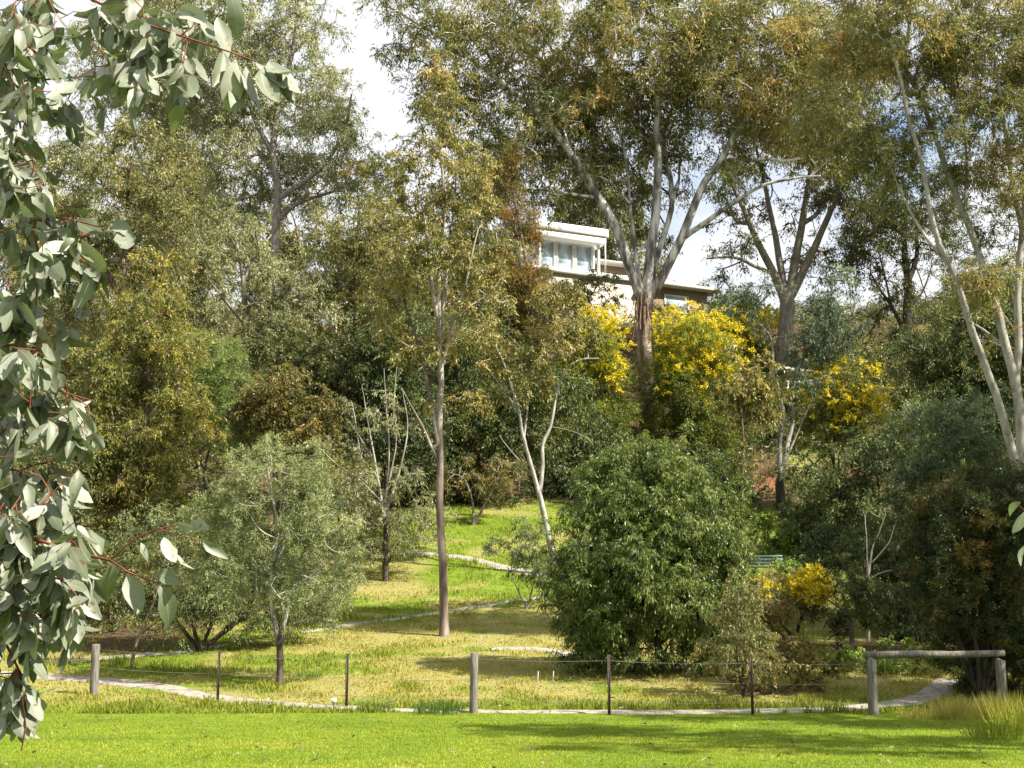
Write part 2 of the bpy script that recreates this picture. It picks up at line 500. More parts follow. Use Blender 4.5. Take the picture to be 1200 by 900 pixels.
path([(-60, 786), (60, 793), (130, 799), (190, 806), (240, 816), (310, 824), (390, 829), (480, 833), (600, 834.5), (740, 835), (880, 834), (970, 832), (1030, 827), (1075, 819), (1100, 808), (1110, 796)], [.8, .9, 1.1, 1.1, .85, .7, .65, .7, .8, 1.1, 1.1, .8])
path([(60, 778), (120, 772), (165, 768), (215, 764), (260, 757)], [.9, .9, .8, .6])
path([(350, 742), (400, 734), (450, 727.5), (520, 718), (580, 708), (640, 699)], [.5, .55, .55, .5, .4])
path([(470, 648), (520, 651), (555, 656), (600, 667), (650, 674), (700, 676)], [.6, .9, .8, .7])
path([(575, 761), (605, 760), (640, 762), (670, 768), (720, 776), (790, 781), (860, 783), (930, 786)], [.5, 1.1, 1.3, 1.1, 1.0])

def path_dist(x, y):
    d = np.full(len(x), 9.0)
    for pp in PATH_PTS:
        for q in pp[::2]:
            d = np.minimum(d, np.hypot(x - q[0], y - q[1]) - q[2] * .8)
    return d

# grass blades: tuftlike, one object for the mown lawn and one for the rough grass
def blades(name, x, y, h, w, lean, tint, mat, rng, label):
    n = len(x)
    z = T(x, y)
    a = rng.uniform(0, 2 * math.pi, n)
    s = np.stack([np.cos(a), np.sin(a), np.zeros(n)], -1) * (w * .5)[:, None]
    b = rng.uniform(0, 2 * math.pi, n)
    ln = np.stack([np.cos(b), np.sin(b), np.zeros(n)], -1) * (lean * h)[:, None]
    p = np.stack([x, y, z - .01], -1)
    up = np.array((0, 0, 1.0))
    v = np.empty((n, 5, 3))
    v[:, 0], v[:, 1] = p - s, p + s
    mid = p + up * (h * .55)[:, None] + ln * .35
    v[:, 2], v[:, 3] = mid + s * .75, mid - s * .75
    v[:, 4] = p + up * h[:, None] + ln
    i = np.arange(n)[:, None] * 5
    f = np.concatenate([i + np.array([0, 1, 2, 3]), i + np.array([3, 2, 4])], 1).ravel()
    me = mesh_from(name, v.reshape(-1, 3), f, np.tile([4, 3], n), {'tint': ('FACE', np.repeat(tint, 2))})
    tag(link(name, me, mat), label, 'grass', kind='stuff')

def build_grass():
    rng = np.random.default_rng(5)
    n = 170000
    y = 13 + 17.3 * rng.uniform(0, 1, n) ** .9
    x = rng.uniform(-1, 1, n) * (y * .37 + .8)
    nz = fbm(x * .6, y * .6, 3, 4); fine = fbm(x * 3, y * 3, 13, 2)
    tint = np.clip(-.15 + 1.2 * nz + .3 * (fine - .5) + rng.normal(0, .06, n), 0, 1)
    h = .022 + .035 * fine * rng.uniform(.5, 1.3, n)
    k = path_dist(x, y) > 0
    blades('lawn_grass', x[k], y[k], h[k], np.full(k.sum(), .011), rng.uniform(.1, .9, k.sum()), tint[k], LM['lawn'], rng, 'short mown bright green lawn grass in front of the fence')
    n = 230000
    y = 29.6 + 37 * rng.uniform(0, 1, n) ** 1.25
    x = rng.uniform(-1, 1, n) * (y * .37 + .8)
    dry, lit = masks(x, y)
    cl = fbm(x * 1.4, y * 1.4, 41, 3)
    keep = (path_dist(x, y) > np.where(y < 33, .10, .02)) & (rng.uniform(0, 1, n) > lit * .93) & (rng.uniform(0, 1, n) < .35 + cl * .9) & (red_soil(x, y) < .35 + .3 * rng.uniform(0, 1, n))
    x, y, dry, cl = x[keep], y[keep], dry[keep], cl[keep]
    n = len(x)
    h = (.07 + .40 * np.clip(cl - .42, 0, 1)) * rng.uniform(.5, 1.3, n) * (1 - .45 * dry)
    h *= 1 + .35 * np.exp(-((y - 30.4) / .9) ** 2) * (fbm(x * .7, y, 61, 2) > .42)
    tint = np.clip(-.05 + .5 * dry + .5 * rng.uniform(0, 1, n) ** 1.3 + rng.normal(0, .1, n), 0, 1)
    blades('meadow_grass', x, y, h, rng.uniform(.010, .022, n) * (1 + y / 80), rng.uniform(.1, .9, n), tint, LM['meadow'], rng, 'rough green and straw coloured grass on the slope behind the fence')

build_grass()

# ------------------------------------------------------------------ trees
def unit(v):
    return v / (np.linalg.norm(v, axis=-1, keepdims=True) + 1e-9)

class Skel:
    def __init__(s):
        s.p, s.par, s.r, s.d, s.lock = [], [], [], [], []
    def add(s, p, par, r, lock):
        d = np.array((0, 0, 1.0)) if par < 0 else unit(p - s.p[par])
        s.p.append(p); s.par.append(par); s.r.append(r); s.d.append(d); s.lock.append(lock)
        return len(s.p) - 1
    def nearest(s, p):
        return int(np.argmin(np.linalg.norm(np.array(s.p) - p, axis=1)))
    def limb(s, pts, r0, r1, rng, wig=.5, root=False):
        step = max(.12, .035 * sum(np.linalg.norm(np.diff(pts, axis=0), axis=1)))
        q = smooth_line(pts, step)
        m = len(q)
        if m > 3:
            n1 = np.cumsum(rng.normal(0, 1, (m, 3)), 0); n1 -= np.linspace(0, 1, m)[:, None] * n1[-1]
            q[1:-1] += n1[1:-1] * step * .05 * wig
        t = np.linspace(0, 1, m)
        rad = r0 * (1 - t) + r1 * t
        if root:
            i = s.add(q[0], -1, rad[0] * 1.45, True)
            q = np.insert(q, 1, q[0] * .55 + q[1] * .45, 0); q = np.insert(q, 1, q[0] * .7 + q[1] * .3, 0)
            rad = np.concatenate([[rad[0] * 1.45, rad[0] * 1.35, rad[0] * 1.1], rad[1:]]); m = len(q)
        else:
            i = s.nearest(q[0])
            if np.linalg.norm(s.p[i] - q[0]) > .02:
                i = s.add(q[0], i, rad[0], True)
        for k in range(1, m):
            i = s.add(q[k], i, rad[k], True)
        return i
    def grow(s, targets, rng, step, tipr, minz, wander=.12):
        cap = len(s.p) + len(targets) * 12
        Pn = np.zeros((cap, 3)); Dn = np.zeros((cap, 3)); ok = np.zeros(cap, bool)
        n = len(s.p)
        Pn[:n] = s.p; Dn[:n] = s.d; ok[:n] = Pn[:n, 2] > minz
        if not ok.any(): ok[:n] = True
        d0 = np.array([np.min(np.linalg.norm(Pn[:n][ok[:n]] - t, axis=1)) for t in targets])
        for ti in np.argsort(d0):
            t = targets[ti]
            v = t - Pn[:n]
            d = np.linalg.norm(v, axis=1) + 1e-6
            cs = (v * Dn[:n]).sum(1) / d
            cost = d * (1 + .55 * (1 - cs)) + np.where(ok[:n], 0, 1e6)
            i = int(np.argmin(cost))
            L = d[i]
            k = int(np.clip(L / step, 2, 9))
            p0 = Pn[i].copy(); c1 = p0 + Dn[i] * L * .4 + np.array((0, 0, .06 * L)); 
            for j in range(1, k + 1):
                u = j / k
                q = p0 * (1 - u) ** 2 + 2 * u * (1 - u) * c1 + t * u * u
                if j < k: q = q + rng.normal(0, wander * L / k, 3)
                i = s.add(q, i, tipr, False)
                Pn[n] = q; Dn[n] = s.d[i]; ok[n] = True
                n += 1
    def finish(s, tipr, ex=2.3):
        n = len(s.p)
        acc = np.zeros(n)
        r = np.array(s.r)
        for i in range(n - 1, -1, -1):
            if not s.lock[i]:
                r[i] = max(tipr, acc[i] ** (1 / ex))
                pr = s.par[i]
                acc[pr] += r[i] ** ex
        for i in range(n):                       # never thicker than what carries it
            if not s.lock[i] and s.par[i] >= 0:
                r[i] = min(r[i], r[s.par[i]] * (.98 if not s.lock[s.par[i]] else .75))
        s.r = r
    def mesh(s, name, off, rough=.05):
        n = len(s.p)
        P_ = np.array(s.p) - off
        kids = [[] for _ in range(n)]
        for i in range(n):
            if s.par[i] >= 0: kids[s.par[i]].append(i)
        V, FF, nv = [], [], 0
        stack = [(0, None)]
        while stack:
            i, start = stack.pop()
            ch = [] if start is None else [start]
            rr = [] if start is None else [min(s.r[start], s.r[i] * 1.15)]
            while True:
                ch.append(i); rr.append(s.r[i])
                ks = kids[i]
                if not ks: break
                ks = sorted(ks, key=lambda k: -s.r[k])
                for k in ks[1:]: stack.append((k, i))
                i = ks[0]
            if len(ch) < 2: continue
            rm = max(rr)
            sides = 14 if rm > .2 else 9 if rm > .07 else 6 if rm > .025 else 4
            v, f, _ = tube_arrays(P_[ch], np.array(rr), sides, rough if rm > .06 else 0, len(ch))
            V.append(v); FF.append(f + nv); nv += len(v)
        V, FF = np.concatenate(V), np.concatenate(FF)
        return mesh_from(name, V, FF.ravel(), np.full(len(FF), 4), smooth=True)

def leaf_quads(pos, d, L, W, rng, bend=.15):
    n = len(pos)
    rv = unit(rng.normal(0, 1, (n, 3)))
    s = unit(np.cross(d, rv)); nr = np.cross(s, d)
    L, W = np.broadcast_to(L, (n,)), np.broadcast_to(W, (n,))
    v = np.empty((n, 4, 3))
    v[:, 0] = pos
    mid = pos + d * (L * .42)[:, None] + nr * (L * bend)[:, None]
    v[:, 1], v[:, 3] = mid + s * (W * .5)[:, None], mid - s * (W * .5)[:, None]
    v[:, 2] = pos + d * L[:, None]
    return v.reshape(-1, 3)

def make_foliage(name, centers, outward, off, mat, parent, rng, L, W, R, ntw, nl, droop, spread=.5, updir=.3, tintc=None, tb=.5, tspread=.2, lspread=.12, bend=.15):
    N = len(centers)
    tw = unit(rng.normal(0, 1, (N, ntw, 3)) + outward[:, None, :] * .7 + np.array((0, 0, updir)))
    tl = R * rng.uniform(.55, 1.25, (N, ntw, 1, 1))
    t = (np.arange(nl)[None, None, :, None] + rng.uniform(0, 1, (N, ntw, nl, 1))) / nl
    pos = centers[:, None, None, :] + tw[:, :, None, :] * tl * t - np.array((0, 0, 1.0)) * tl * droop * .55 * t ** 2 + rng.normal(0, R * .07, (N, ntw, nl, 3))
    d = unit(tw[:, :, None, :] * .55 + np.array((0, 0, -1.0)) * droop + rng.normal(0, spread, (N, ntw, nl, 3)))
    pos, d = pos.reshape(-1, 3), d.reshape(-1, 3)
    n = len(pos)
    ls = rng.uniform(.65, 1.25, n)
    tc = (tb + rng.normal(0, tspread, N)) if tintc is None else tintc
    tint = np.clip(np.repeat(tc, ntw * nl) + rng.normal(0, lspread, n), 0, 1)
    v = leaf_quads(pos, d, L * ls, W * ls, rng, bend) - off
    me = mesh_from(name, v, np.arange(n * 4), np.full(n, 4), {'tint': ('FACE', tint)})
    return link(name, me, mat, parent)

LEAFCOUNT = [0]
COVER = 2.5
def tree(name, label, cat, D, base, limbs, blobs, leaf, bark, L=4.8, W=1.15, R=16, ntw=7, nl=9, droop=.8, spread=.5, updir=.3, group=None,
         tipr=.35, minfrac=.3, tb=.45, tspread=.17, lspread=.12, parts=('trunk', 'crown'), blossom=None, seed=None, step=None, wander=.12, bend=.15, basepos=None, clump=7, cover=1.0, shell=.1, trunk_r=None):
    """base: pixel column (the foot stands on the ground at depth D). limbs: (pixel points, radius, end radius, depth drift[, start depth drift]).
    blobs: (px, py, rx, ry, depth offset m, depth radius m, coverage). L, W, R, tipr are in photo pixels at this distance."""
    rng = np.random.default_rng(seed if seed is not None else abs(hash_str(label)))
    m = D / F
    foot = ground_at(base, D) if basepos is None else np.array((basepos[0], basepos[1], float(T(*basepos))))
    sk = Skel()
    off = foot.copy()
    first = True
    for lb in limbs:
        pts, r0, r1 = lb[0], lb[1], lb[2]
        dd = lb[3] if len(lb) > 3 else 0
        if first:
            s0 = foot[1] - D
            q = [foot + np.array((0, 0, -.15))]
        else:
            i = sk.nearest(P(pts[0][0], pts[0][1], D + (lb[4] if len(lb) > 4 else 0)))
            s0 = sk.p[i][1] - D
            q = []
        k = len(pts)
        for j, (a, b) in enumerate(pts):
            q.append(P(a, b, D + s0 + dd * j / max(1, k - 1)))
        sk.limb(np.array(q), r0, r1, rng, root=first)
        first = False
    cen, outw, tc = [], [], []
    if not limbs:
        # several stems from the foot up into each blob
        tr = trunk_r or .05
        sk.limb(np.array([foot + np.array((0, 0, -.1)), foot + np.array((0, 0, .25))]), tr, tr * .9, rng, root=True)
        for b in blobs:
            c = P(b[0], b[1], D + b[4])
            p0 = sk.p[min(2, len(sk.p) - 1)]
            mid = p0 * .5 + c * .5 + rng.normal(0, .08 * np.linalg.norm(c - p0), 3)
            sk.limb(np.array([p0, mid, c]), tr * .65, tr * .3, rng)
    L, W = L * 1.0, W * 1.08
    leafA = .5 * (L * m) * (W * m) / (COVER * cover)
    for b in blobs:
        c = P(b[0], b[1], D + b[4])
        rx, rz, ry = b[2] * m, b[3] * m, b[5]
        nlv = b[6] * math.pi * rx * rz / leafA
        N = max(2, int(nlv / (ntw * nl)))
        K = max(3, int(N / clump))
        u = unit(rng.normal(0, 1, (K, 3)))
        ec = u * rng.uniform(shell, 1, (K, 1)) ** (1 / 2.4) * np.array((rx, ry, rz))
        wk = rng.uniform(.4, 1.6, K)
        which = rng.choice(K, N, p=wk / wk.sum())
        csz = R * m * rng.uniform(.55, 1.15, K)
        e = ec[which] + rng.normal(0, 1, (N, 3)) * csz[which][:, None] * np.array((1, 1, .75))
        cen.append(c + e)
        outw.append(unit(e / np.array((rx, ry, rz)) + (e - ec[which]) / (R * m)))
        tc.append((b[7] if len(b) > 7 else 0) + tb + rng.normal(0, tspread * .85, K)[which] + rng.normal(0, tspread * .6, N))
    # nothing hangs below the ground
    cen, outw, tc = np.concatenate(cen), np.concatenate(outw), np.concatenate(tc)
    gz = T(cen[:, 0], cen[:, 1]) + R * m * .3
    cen[:, 2] = np.where(cen[:, 2] < gz, gz + rng.uniform(0, R * m, len(cen)), cen[:, 2])
    top = cen[:, 2].max()
    low = cen[:, 2].min()
    sk.grow(cen, rng, step or max(.15, 12 * m), tipr * m, foot[2] + (top - foot[2]) * minfrac * .5, wander)
    sk.finish(tipr * m)
    th = thing(name, label, cat, foot, 0, group)
    link(parts[0], sk.mesh(parts[0], off), bark if not isinstance(bark, str) else BM[bark], th)
    make_foliage(parts[1], cen, outw, off, LM[leaf], th, rng, L * m, W * m, R * m, ntw, nl, droop, spread, updir, tc, lspread=lspread, bend=bend)
    LEAFCOUNT[0] += len(cen) * ntw * nl
    if blossom:
        bc, bo = [], []
        for b in blossom['blobs']:
            c = P(b[0], b[1], D + b[4])
            rr = np.array((b[2] * m, b[5], b[3] * m))
            N = int(b[6] * .85)
            u = unit(rng.normal(0, 1, (N, 3)))
            e = u * rng.uniform(.1, 1.25, (N, 1)) ** .6 * rr * 1.12
            bc.append(c + e); bo.append(u)
        bs = blossom.get('size', 2.2) * .8
        make_foliage('blossom', np.concatenate(bc), np.concatenate(bo), off, LM['blossom'], th, rng, bs * m, bs * m, blossom.get('R', 5) * 1.35 * m, 6, 10, .1, 1.2, .2, lspread=.25)
    return th

def hash_str(s):
    h = 7
    for c in s: h = (h * 131 + ord(c)) % 1000003
    return h

HILLG = 'gum trees on the hillside'
UNDER = 'shrubs of the hillside thicket'

# ---- the great gum in the middle of the hill, and the peeling bark on its trunk
bigbark = gum_bark('great_gum_bark', 7.2, 9.2, [(.07, .048, .035), (.20, .15, .115), (.40, .34, .28)], [(.12, .108, .095), (.36, .345, .325), (.62, .61, .585)])
big = tree('gum_tree', 'great gum with pale grey limbs and bark peeling off its trunk', 'tree', 75, 758,
  [([(758, 455), (755, 405), (755, 375), (757, 350)], .41, .42, 0),
   ([(752, 355), (737, 310), (724, 272), (708, 243), (690, 215), (668, 180), (640, 142), (602, 106), (560, 76), (512, 42), (455, 8)], 0.296, 0.048, -3),
   ([(700, 232), (660, 226), (620, 221), (582, 218)], 0.101, 0.040, -2),
   ([(668, 180), (655, 130), (650, 80), (640, 30), (640, -30)], 0.109, 0.040, 3),
   ([(754, 350), (746, 305), (741, 262), (738, 235), (735, 195), (727, 160), (712, 130), (700, 90)], 0.133, 0.040, 2),
   ([(739, 240), (716, 214), (698, 205)], 0.070, 0.032, -1),
   ([(757, 350), (761, 305), (768, 255), (771, 215), (772, 170), (770, 120), (776, 60), (781, 0), (786, -90)], 0.296, 0.080, 1),
   ([(761, 347), (767, 305), (780, 262), (786, 230), (781, 195), (775, 165), (790, 120), (820, 60), (840, 0)], 0.195, 0.048, 4),
   ([(764, 347), (783, 308), (800, 275), (814, 238), (826, 210), (842, 188), (863, 155), (882, 128), (906, 94), (932, 48), (955, -5)], 0.281, 0.064, -2),
   ([(799, 280), (825, 262), (856, 240), (890, 219), (930, 209), (962, 206)], 0.164, 0.040, -4),
   ([(863, 155), (868, 110), (862, 60), (870, 0)], 0.101, 0.040, 2),
   ([(906, 94), (940, 90), (985, 95), (1010, 110)], 0.094, 0.032, 1)],
  [(560, 62, 85, 60, -2, 4, 1.3, .05), (640, 70, 90, 90, 0, 5, 1.6), (650, 165, 80, 55, -1, 4, 1.3, -.1), (760, 70, 120, 105, 0, 6, 2.0, .06), (735, 165, 60, 45, 2, 3, 1.2, -.05),
   (870, 75, 105, 95, -1, 6, 2.0, .07), (850, 150, 75, 40, 0, 4, 1.3, .04), (960, 95, 80, 80, -1, 5, 1.8, .04), (965, 170, 55, 35, -2, 3, 1.2, .05), (700, -70, 190, 70, 0, 6, 1.5), (890, -70, 160, 80, 0, 6, 1.6),
   (490, 30, 50, 35, -3, 3, .7), (600, 215, 40, 25, -2, 2, .9, -.15), (700, 120, 60, 60, 3, 3, 1.0, -.1), (560, 130, 40, 40, 0, 3, 1.0, -.1), (800, 200, 40, 25, 3, 2, .6, -.15), (740, 225, 50, 32, 4, 2.5, 1.0, -.2), (700, 190, 40, 40, 3, 2, .9, -.1), (765, 290, 22, 36, 5, 1.5, .6, -.2), (850, 205, 30, 22, -2, 2, .7, -.1), (520, -30, 90, 40, -2, 4, 1.0), (560, 160, 50, 45, -1, 3, 1.1, -.05), (602, 175, 45, 42, 0, 3, 1.2, -.05), (575, 222, 38, 26, 0, 2, .9, -.1), (530, 95, 50, 45, -2, 3, 1.1, .05), (455, 40, 36, 40, -4, 2, .5), (640, 240, 30, 22, 1, 2, .8, -.1)],
  'gum', bigbark, cover=.92, L=5.0, W=1.2, R=17, ntw=7, nl=9, droop=.8, group=HILLG, tipr=.5, tb=.48, tspread=.18)

def bark_strips(th):
    rng = np.random.default_rng(3)
    foot = np.array(th.location)
    for k in range(9):
        a = math.pi * (1.05 + .95 * k / 8)
        top = P(757 + 10 * math.cos(a), 356 + rng.uniform(-14, 6), 75)
        ln = rng.uniform(1.0, 2.6)
        n = 7
        v = []
        wd = rng.uniform(.05, .10)
        r0 = .42
        tx, ty = -math.sin(a), math.cos(a)
        for j in range(n):
            u = j / (n - 1)
            rr = r0 + .06 + .30 * u ** 2 * rng.uniform(.5, 1.1)
            cx, cy = foot[0] - .1 + math.cos(a) * rr + rng.normal(0, .02), 75 + math.sin(a) * rr
            w = wd * (1 - .6 * u)
            for th_ in (0, .02):
                for sd in (-1, 1):
                    v.append((cx + tx * w * sd + math.cos(a) * th_ - foot[0], cy + ty * w * sd + math.sin(a) * th_ - foot[1], top[2] - ln * u - foot[2]))
        fs = []
        for j in range(n - 1):
            b = j * 4
            for p, q in ((0, 1), (1, 3), (3, 2), (2, 0)):
                fs.append((b + p, b + q, b + 4 + q, b + 4 + p))
        MB().add(v, fs).build('bark_strip', BM['strip'], th)
bark_strips(big)

# ---- second gum, brown limbs against the sky
tree('gum_tree', 'brown limbed gum tree with twisting boughs against the sky, right of the great gum', 'tree', 84, 919,
  [([(919, 430), (921, 390), (923, 350)], .55, .46, 0),
   ([(919, 352), (906, 320), (890, 290), (878, 262), (868, 238), (858, 212), (862, 180)], .28, .08, -1),
   ([(903, 320), (884, 312), (860, 302), (828, 303)], .13, .05, -2),
   ([(878, 262), (862, 258), (850, 232), (838, 225)], .14, .04, 2),
   ([(922, 350), (914, 305), (906, 262), (897, 220), (888, 180), (880, 150)], .25, .07, 2),
   ([(925, 348), (932, 305), (941, 262), (947, 222), (951, 180), (942, 130)], .30, .08, 0),
   ([(928, 345), (948, 303), (964, 270), (977, 240), (988, 205), (996, 170), (1010, 130)], .27, .07, -2),
   ([(941, 262), (958, 250), (972, 225), (970, 190)], .16, .05, 1)],
  [(925, 145, 60, 40, 0, 4, 1.3), (985, 160, 60, 50, -1, 4, 1.5), (890, 175, 45, 30, 1, 3, .7), (1010, 215, 35, 45, -1, 3, 1.3, -.1), (850, 215, 25, 25, 0, 2, .5), (960, 215, 30, 30, 1, 2, .8), (1000, 90, 70, 50, 0, 4, 1.2), (1025, 255, 36, 50, -2, 3, 1.2, -.1), (870, 300, 22, 30, -2, 2, .5), (985, 285, 22, 36, 1, 2, .7), (860, 180, 40, 26, 1, 2, .8), (935, 300, 20, 30, 1, 2, .5), (860, 250, 24, 30, 2, 2, .5), (905, 240, 24, 30, 3, 2, .5), (1000, 320, 26, 30, 0, 2, .8), (845, 320, 22, 26, 0, 2, .6)],
  'gumdark', 'grey', cover=1.15, L=4.6, W=1.2, R=14, group=HILLG, tipr=.5)

# ---- tall silver gums behind on the left
tree('gum_tree', 'tallest silver grey gum at the back left, clouds to its right', 'tree', 80, 322,
  [([(322, 420), (323, 350), (325, 262), (327, 218), (320, 180), (328, 120), (345, 60), (350, 0)], .38, .10, 0),
   ([(327, 232), (355, 214), (384, 188), (404, 150), (412, 110)], .18, .05, -2),
   ([(325, 258), (350, 238), (392, 224), (425, 205)], .15, .05, 2),
   ([(320, 180), (298, 140), (285, 90), (285, 30)], .17, .05, 2), ([(322, 200), (270, 140), (220, 80), (190, 20)], .15, .05, 3),
   ([(345, 60), (372, 30), (385, -10)], .1, .04, 1)],
  [(295, 70, 55, 75, 0, 4, 1.5), (345, 45, 45, 60, 0, 4, 1.2), (372, 95, 32, 50, 0, 3, 1.2), (330, -35, 60, 40, 0, 4, 1.1), (390, 175, 45, 45, -1, 3, 1.6), (425, 215, 38, 40, 1, 3, 1.6, -.05), (340, 205, 55, 50, 2, 3, 1.5), (280, 175, 55, 55, 1, 3, 1.5), (240, 90, 50, 70, 2, 4, 1.5), (230, 0, 70, 60, 2, 4, 1.5), (180, 70, 60, 70, 3, 4, 1.6), (170, -20, 60, 50, 3, 4, 1.3), (330, 110, 60, 60, 2, 3, 1.3), (380, 130, 35, 40, 1, 3, 1.3), (365, 30, 22, 45, 0, 2, 1.0), (270, 230, 50, 40, 3, 3, 1.4)],
  'silver', 'grey', cover=.8, L=4.6, W=1.1, R=14, group=HILLG, tb=.55)
tree('gum_tree', 'silvery gum with a straight grey brown trunk and low crown, left of the slender gum', 'tree', 69, 288,
  [([(288, 430), (287, 370), (284, 320), (277, 285), (268, 255)], .24, .07, 0), ([(287, 380), (262, 350), (240, 322)], .1, .04, -2), ([(285, 345), (312, 360), (345, 330), (372, 300)], .12, .04, -1), ([(284, 330), (300, 300), (318, 275)], .09, .04, 1)],
  [(262, 285, 50, 48, -1, 3, 1.5), (222, 340, 50, 55, -1, 3, 1.7), (305, 315, 45, 42, 0, 3, 1.2), (345, 365, 48, 48, 0, 3, 1.7, -.1), (250, 400, 40, 40, 0, 3, 1.5), (370, 310, 35, 40, 1, 2, 1.3), (315, 395, 35, 32, 1, 2, 1.2, -.2)],
  'silver', 'grey', cover=.75, L=4.4, W=1.1, R=13, group=HILLG, tb=.5)
tree('gum_tree', 'broad green gum at the far left, partly behind the foreground leaves', 'tree', 62, 140,
  [([(140, 480), (142, 380), (146, 300), (150, 240), (155, 190)], .28, .08, 0), ([(146, 300), (180, 250), (205, 215)], .13, .05, -2), ([(142, 350), (110, 290), (85, 240)], .13, .05, 1)],
  [(160, 195, 70, 55, 0, 4, 1.8), (205, 230, 45, 45, -1, 3, 1.5), (120, 250, 60, 50, 0, 4, 1.7), (70, 310, 70, 70, 0, 4, 1.7), (60, 440, 80, 80, 0, 4, 1.8), (20, 200, 50, 60, 2, 4, .7), (190, 290, 45, 40, 0, 3, 1.5)],
  'greengum', 'brown', cover=.8, L=5, W=1.3, R=15, group=HILLG)
tree('gum_tree', 'dark olive gum between the silver gums and the slender gum', 'tree', 72, 415,
  [([(415, 420), (414, 350), (418, 290), (422, 240)], .24, .07, 0), ([(414, 350), (395, 310), (385, 270)], .1, .04, 1), ([(416, 320), (440, 280), (450, 250)], .1, .04, -1)],
  [(410, 300, 42, 50, 0, 3, 1.7), (445, 265, 28, 45, -1, 2, 1.7, .1), (405, 375, 45, 45, 0, 3, 1.7, -.1), (450, 340, 35, 45, 0, 3, 1.7), (440, 200, 25, 35, 0, 2, 1.0, .1)],
  'gum', 'brown', L=4.6, W=1.2, R=14, group=HILLG, tb=.42)
for (px, D, top, lab, lf, wd) in ((700, 114, 175, 'wide gum behind the white house, its crown over the roof', 'greengum', 85), (60, 105, 150, 'pale gum at the back left corner of the hill', 'silver', 90), (200, 112, 170, 'gum on the crest behind the silver gums', 'greengum', 90),
                                  (480, 108, 250, 'gum on the crest behind the slender gum', 'gum', 80), (350, 118, 240, 'far gum on the crest behind the tallest silver gum', 'greengum', 100), (570, 112, 215, 'gum on the crest just left of the white house', 'gumdark', 55)):
    g0 = project(ground_at(px, D))[1]
    h = g0 - top
    tree('gum_tree', lab, 'tree', D, px, [([(px, g0 - .3 * h), (px + 4, g0 - .6 * h), (px - 3, g0 - .85 * h)], .35, .08, 0)],
         [(px, top + .2 * h, wd * .6, .25 * h, 0, 4, 1.7), (px - wd * .4, top + .5 * h, wd * .5, .25 * h, 1, 4, 1.7), (px + wd * .4, top + .52 * h, wd * .5, .25 * h, -1, 4, 1.7), (px, top + .8 * h, wd * .8, .22 * h, 0, 4, 1.8, -.1)],
         lf, 'grey', L=4.6, W=1.3, R=15, group='gum trees along the crest')

# ---- dark trunked tree on the right against the sky
tree('sheoak_tree', 'dark trunked tree with thin see-through twigs against the blue sky on the right', 'tree', 82, 1062,
  [([(1062, 420), (1063, 370), (1064, 330), (1060, 290), (1061, 245), (1058, 200)], .36, .08, 0), ([(1064, 330), (1074, 300), (1074, 265), (1082, 230)], .18, .05, 1), ([(1062, 395), (1048, 365), (1032, 340), (1020, 320)], .15, .05, -1),
   ([(1045, 360), (1036, 320), (1028, 285)], .08, .03, 1), ([(1063, 390), (1080, 375), (1100, 368)], .08, .03, 0), ([(1064, 365), (1082, 340), (1092, 310)], .08, .03, 1)],
  [(1030, 330, 45, 50, 0, 3, .35), (1095, 330, 40, 50, 0, 3, .45), (1062, 270, 50, 40, 0, 3, .7, -.1), (1020, 260, 35, 45, -1, 3, 1.2, -.1), (1080, 220, 40, 30, 0, 3, .9, -.1), (1100, 270, 35, 35, 0, 3, .8), (1020, 395, 40, 28, 0, 2, .6), (1090, 395, 40, 28, 0, 2, .8)],
  'gumdark', 'dark', L=4.2, W=.9, R=13, tipr=.4, minfrac=.5)

# ---- right hand gum with white stems
tree('gum_tree', 'white stemmed gum at the right edge whose stems lean left and fork low', 'tree', 38, 1212,
  [([(1206, 720), (1200, 640), (1196, 570)], .22, .17, 0),
   ([(1195, 565), (1181, 512), (1166, 462), (1149, 415), (1137, 384), (1126, 346), (1112, 311), (1100, 286), (1090, 246), (1085, 214), (1078, 180), (1067, 145), (1058, 105), (1048, 65)], .125, .04, -1),
   ([(1196, 565), (1196, 505), (1190, 455), (1178, 410), (1168, 365), (1155, 326), (1143, 290), (1130, 256), (1115, 220), (1104, 186), (1096, 160), (1082, 125), (1062, 85), (1035, 48), (990, 8)], .155, .035, 1),
   ([(1190, 460), (1193, 405), (1193, 345), (1196, 300), (1200, 255), (1206, 190), (1212, 110), (1215, 20)], .12, .05, 0),
   ([(1198, 270), (1184, 205), (1178, 150), (1170, 95), (1160, 40)], .09, .03, -1),
   ([(1130, 256), (1132, 200), (1128, 140), (1120, 80)], .06, .025, 1),
   ([(1176, 405), (1150, 385), (1128, 372)], .05, .02, 1.5), ([(1143, 290), (1130, 258), (1118, 250)], .05, .02, -1),
   ([(1112, 311), (1080, 270), (1052, 215), (1035, 160)], .05, .02, .5)],
  [(1060, 45, 80, 65, 0, 2.2, 1.7), (1145, 55, 75, 80, 0, 2.5, 1.9), (1000, 50, 55, 60, .5, 2, 1.4, .1), (1165, 165, 50, 60, 0, 2, 1.5), (1085, 150, 50, 50, 0, 2, 1.2), (1160, 318, 34, 34, -.5, 1, 1.1, .12), (1240, 90, 60, 150, 0, 2.5, 1.6), (1100, -70, 150, 60, 0, 2.5, 1.4), (1035, 190, 45, 55, .5, 1.5, 1.4, -.15), (1185, 250, 35, 45, 0, 1.5, 1.0), (1110, 235, 40, 35, .5, 1.2, .7, -.1), (1150, 385, 30, 30, .5, 1, .5, .1), (985, 130, 45, 50, .5, 1.5, 1.1, .05)],
  'gum', 'white', cover=1.1, L=4.8, W=1.15, R=15, tipr=.5, tb=.5, minfrac=.9)

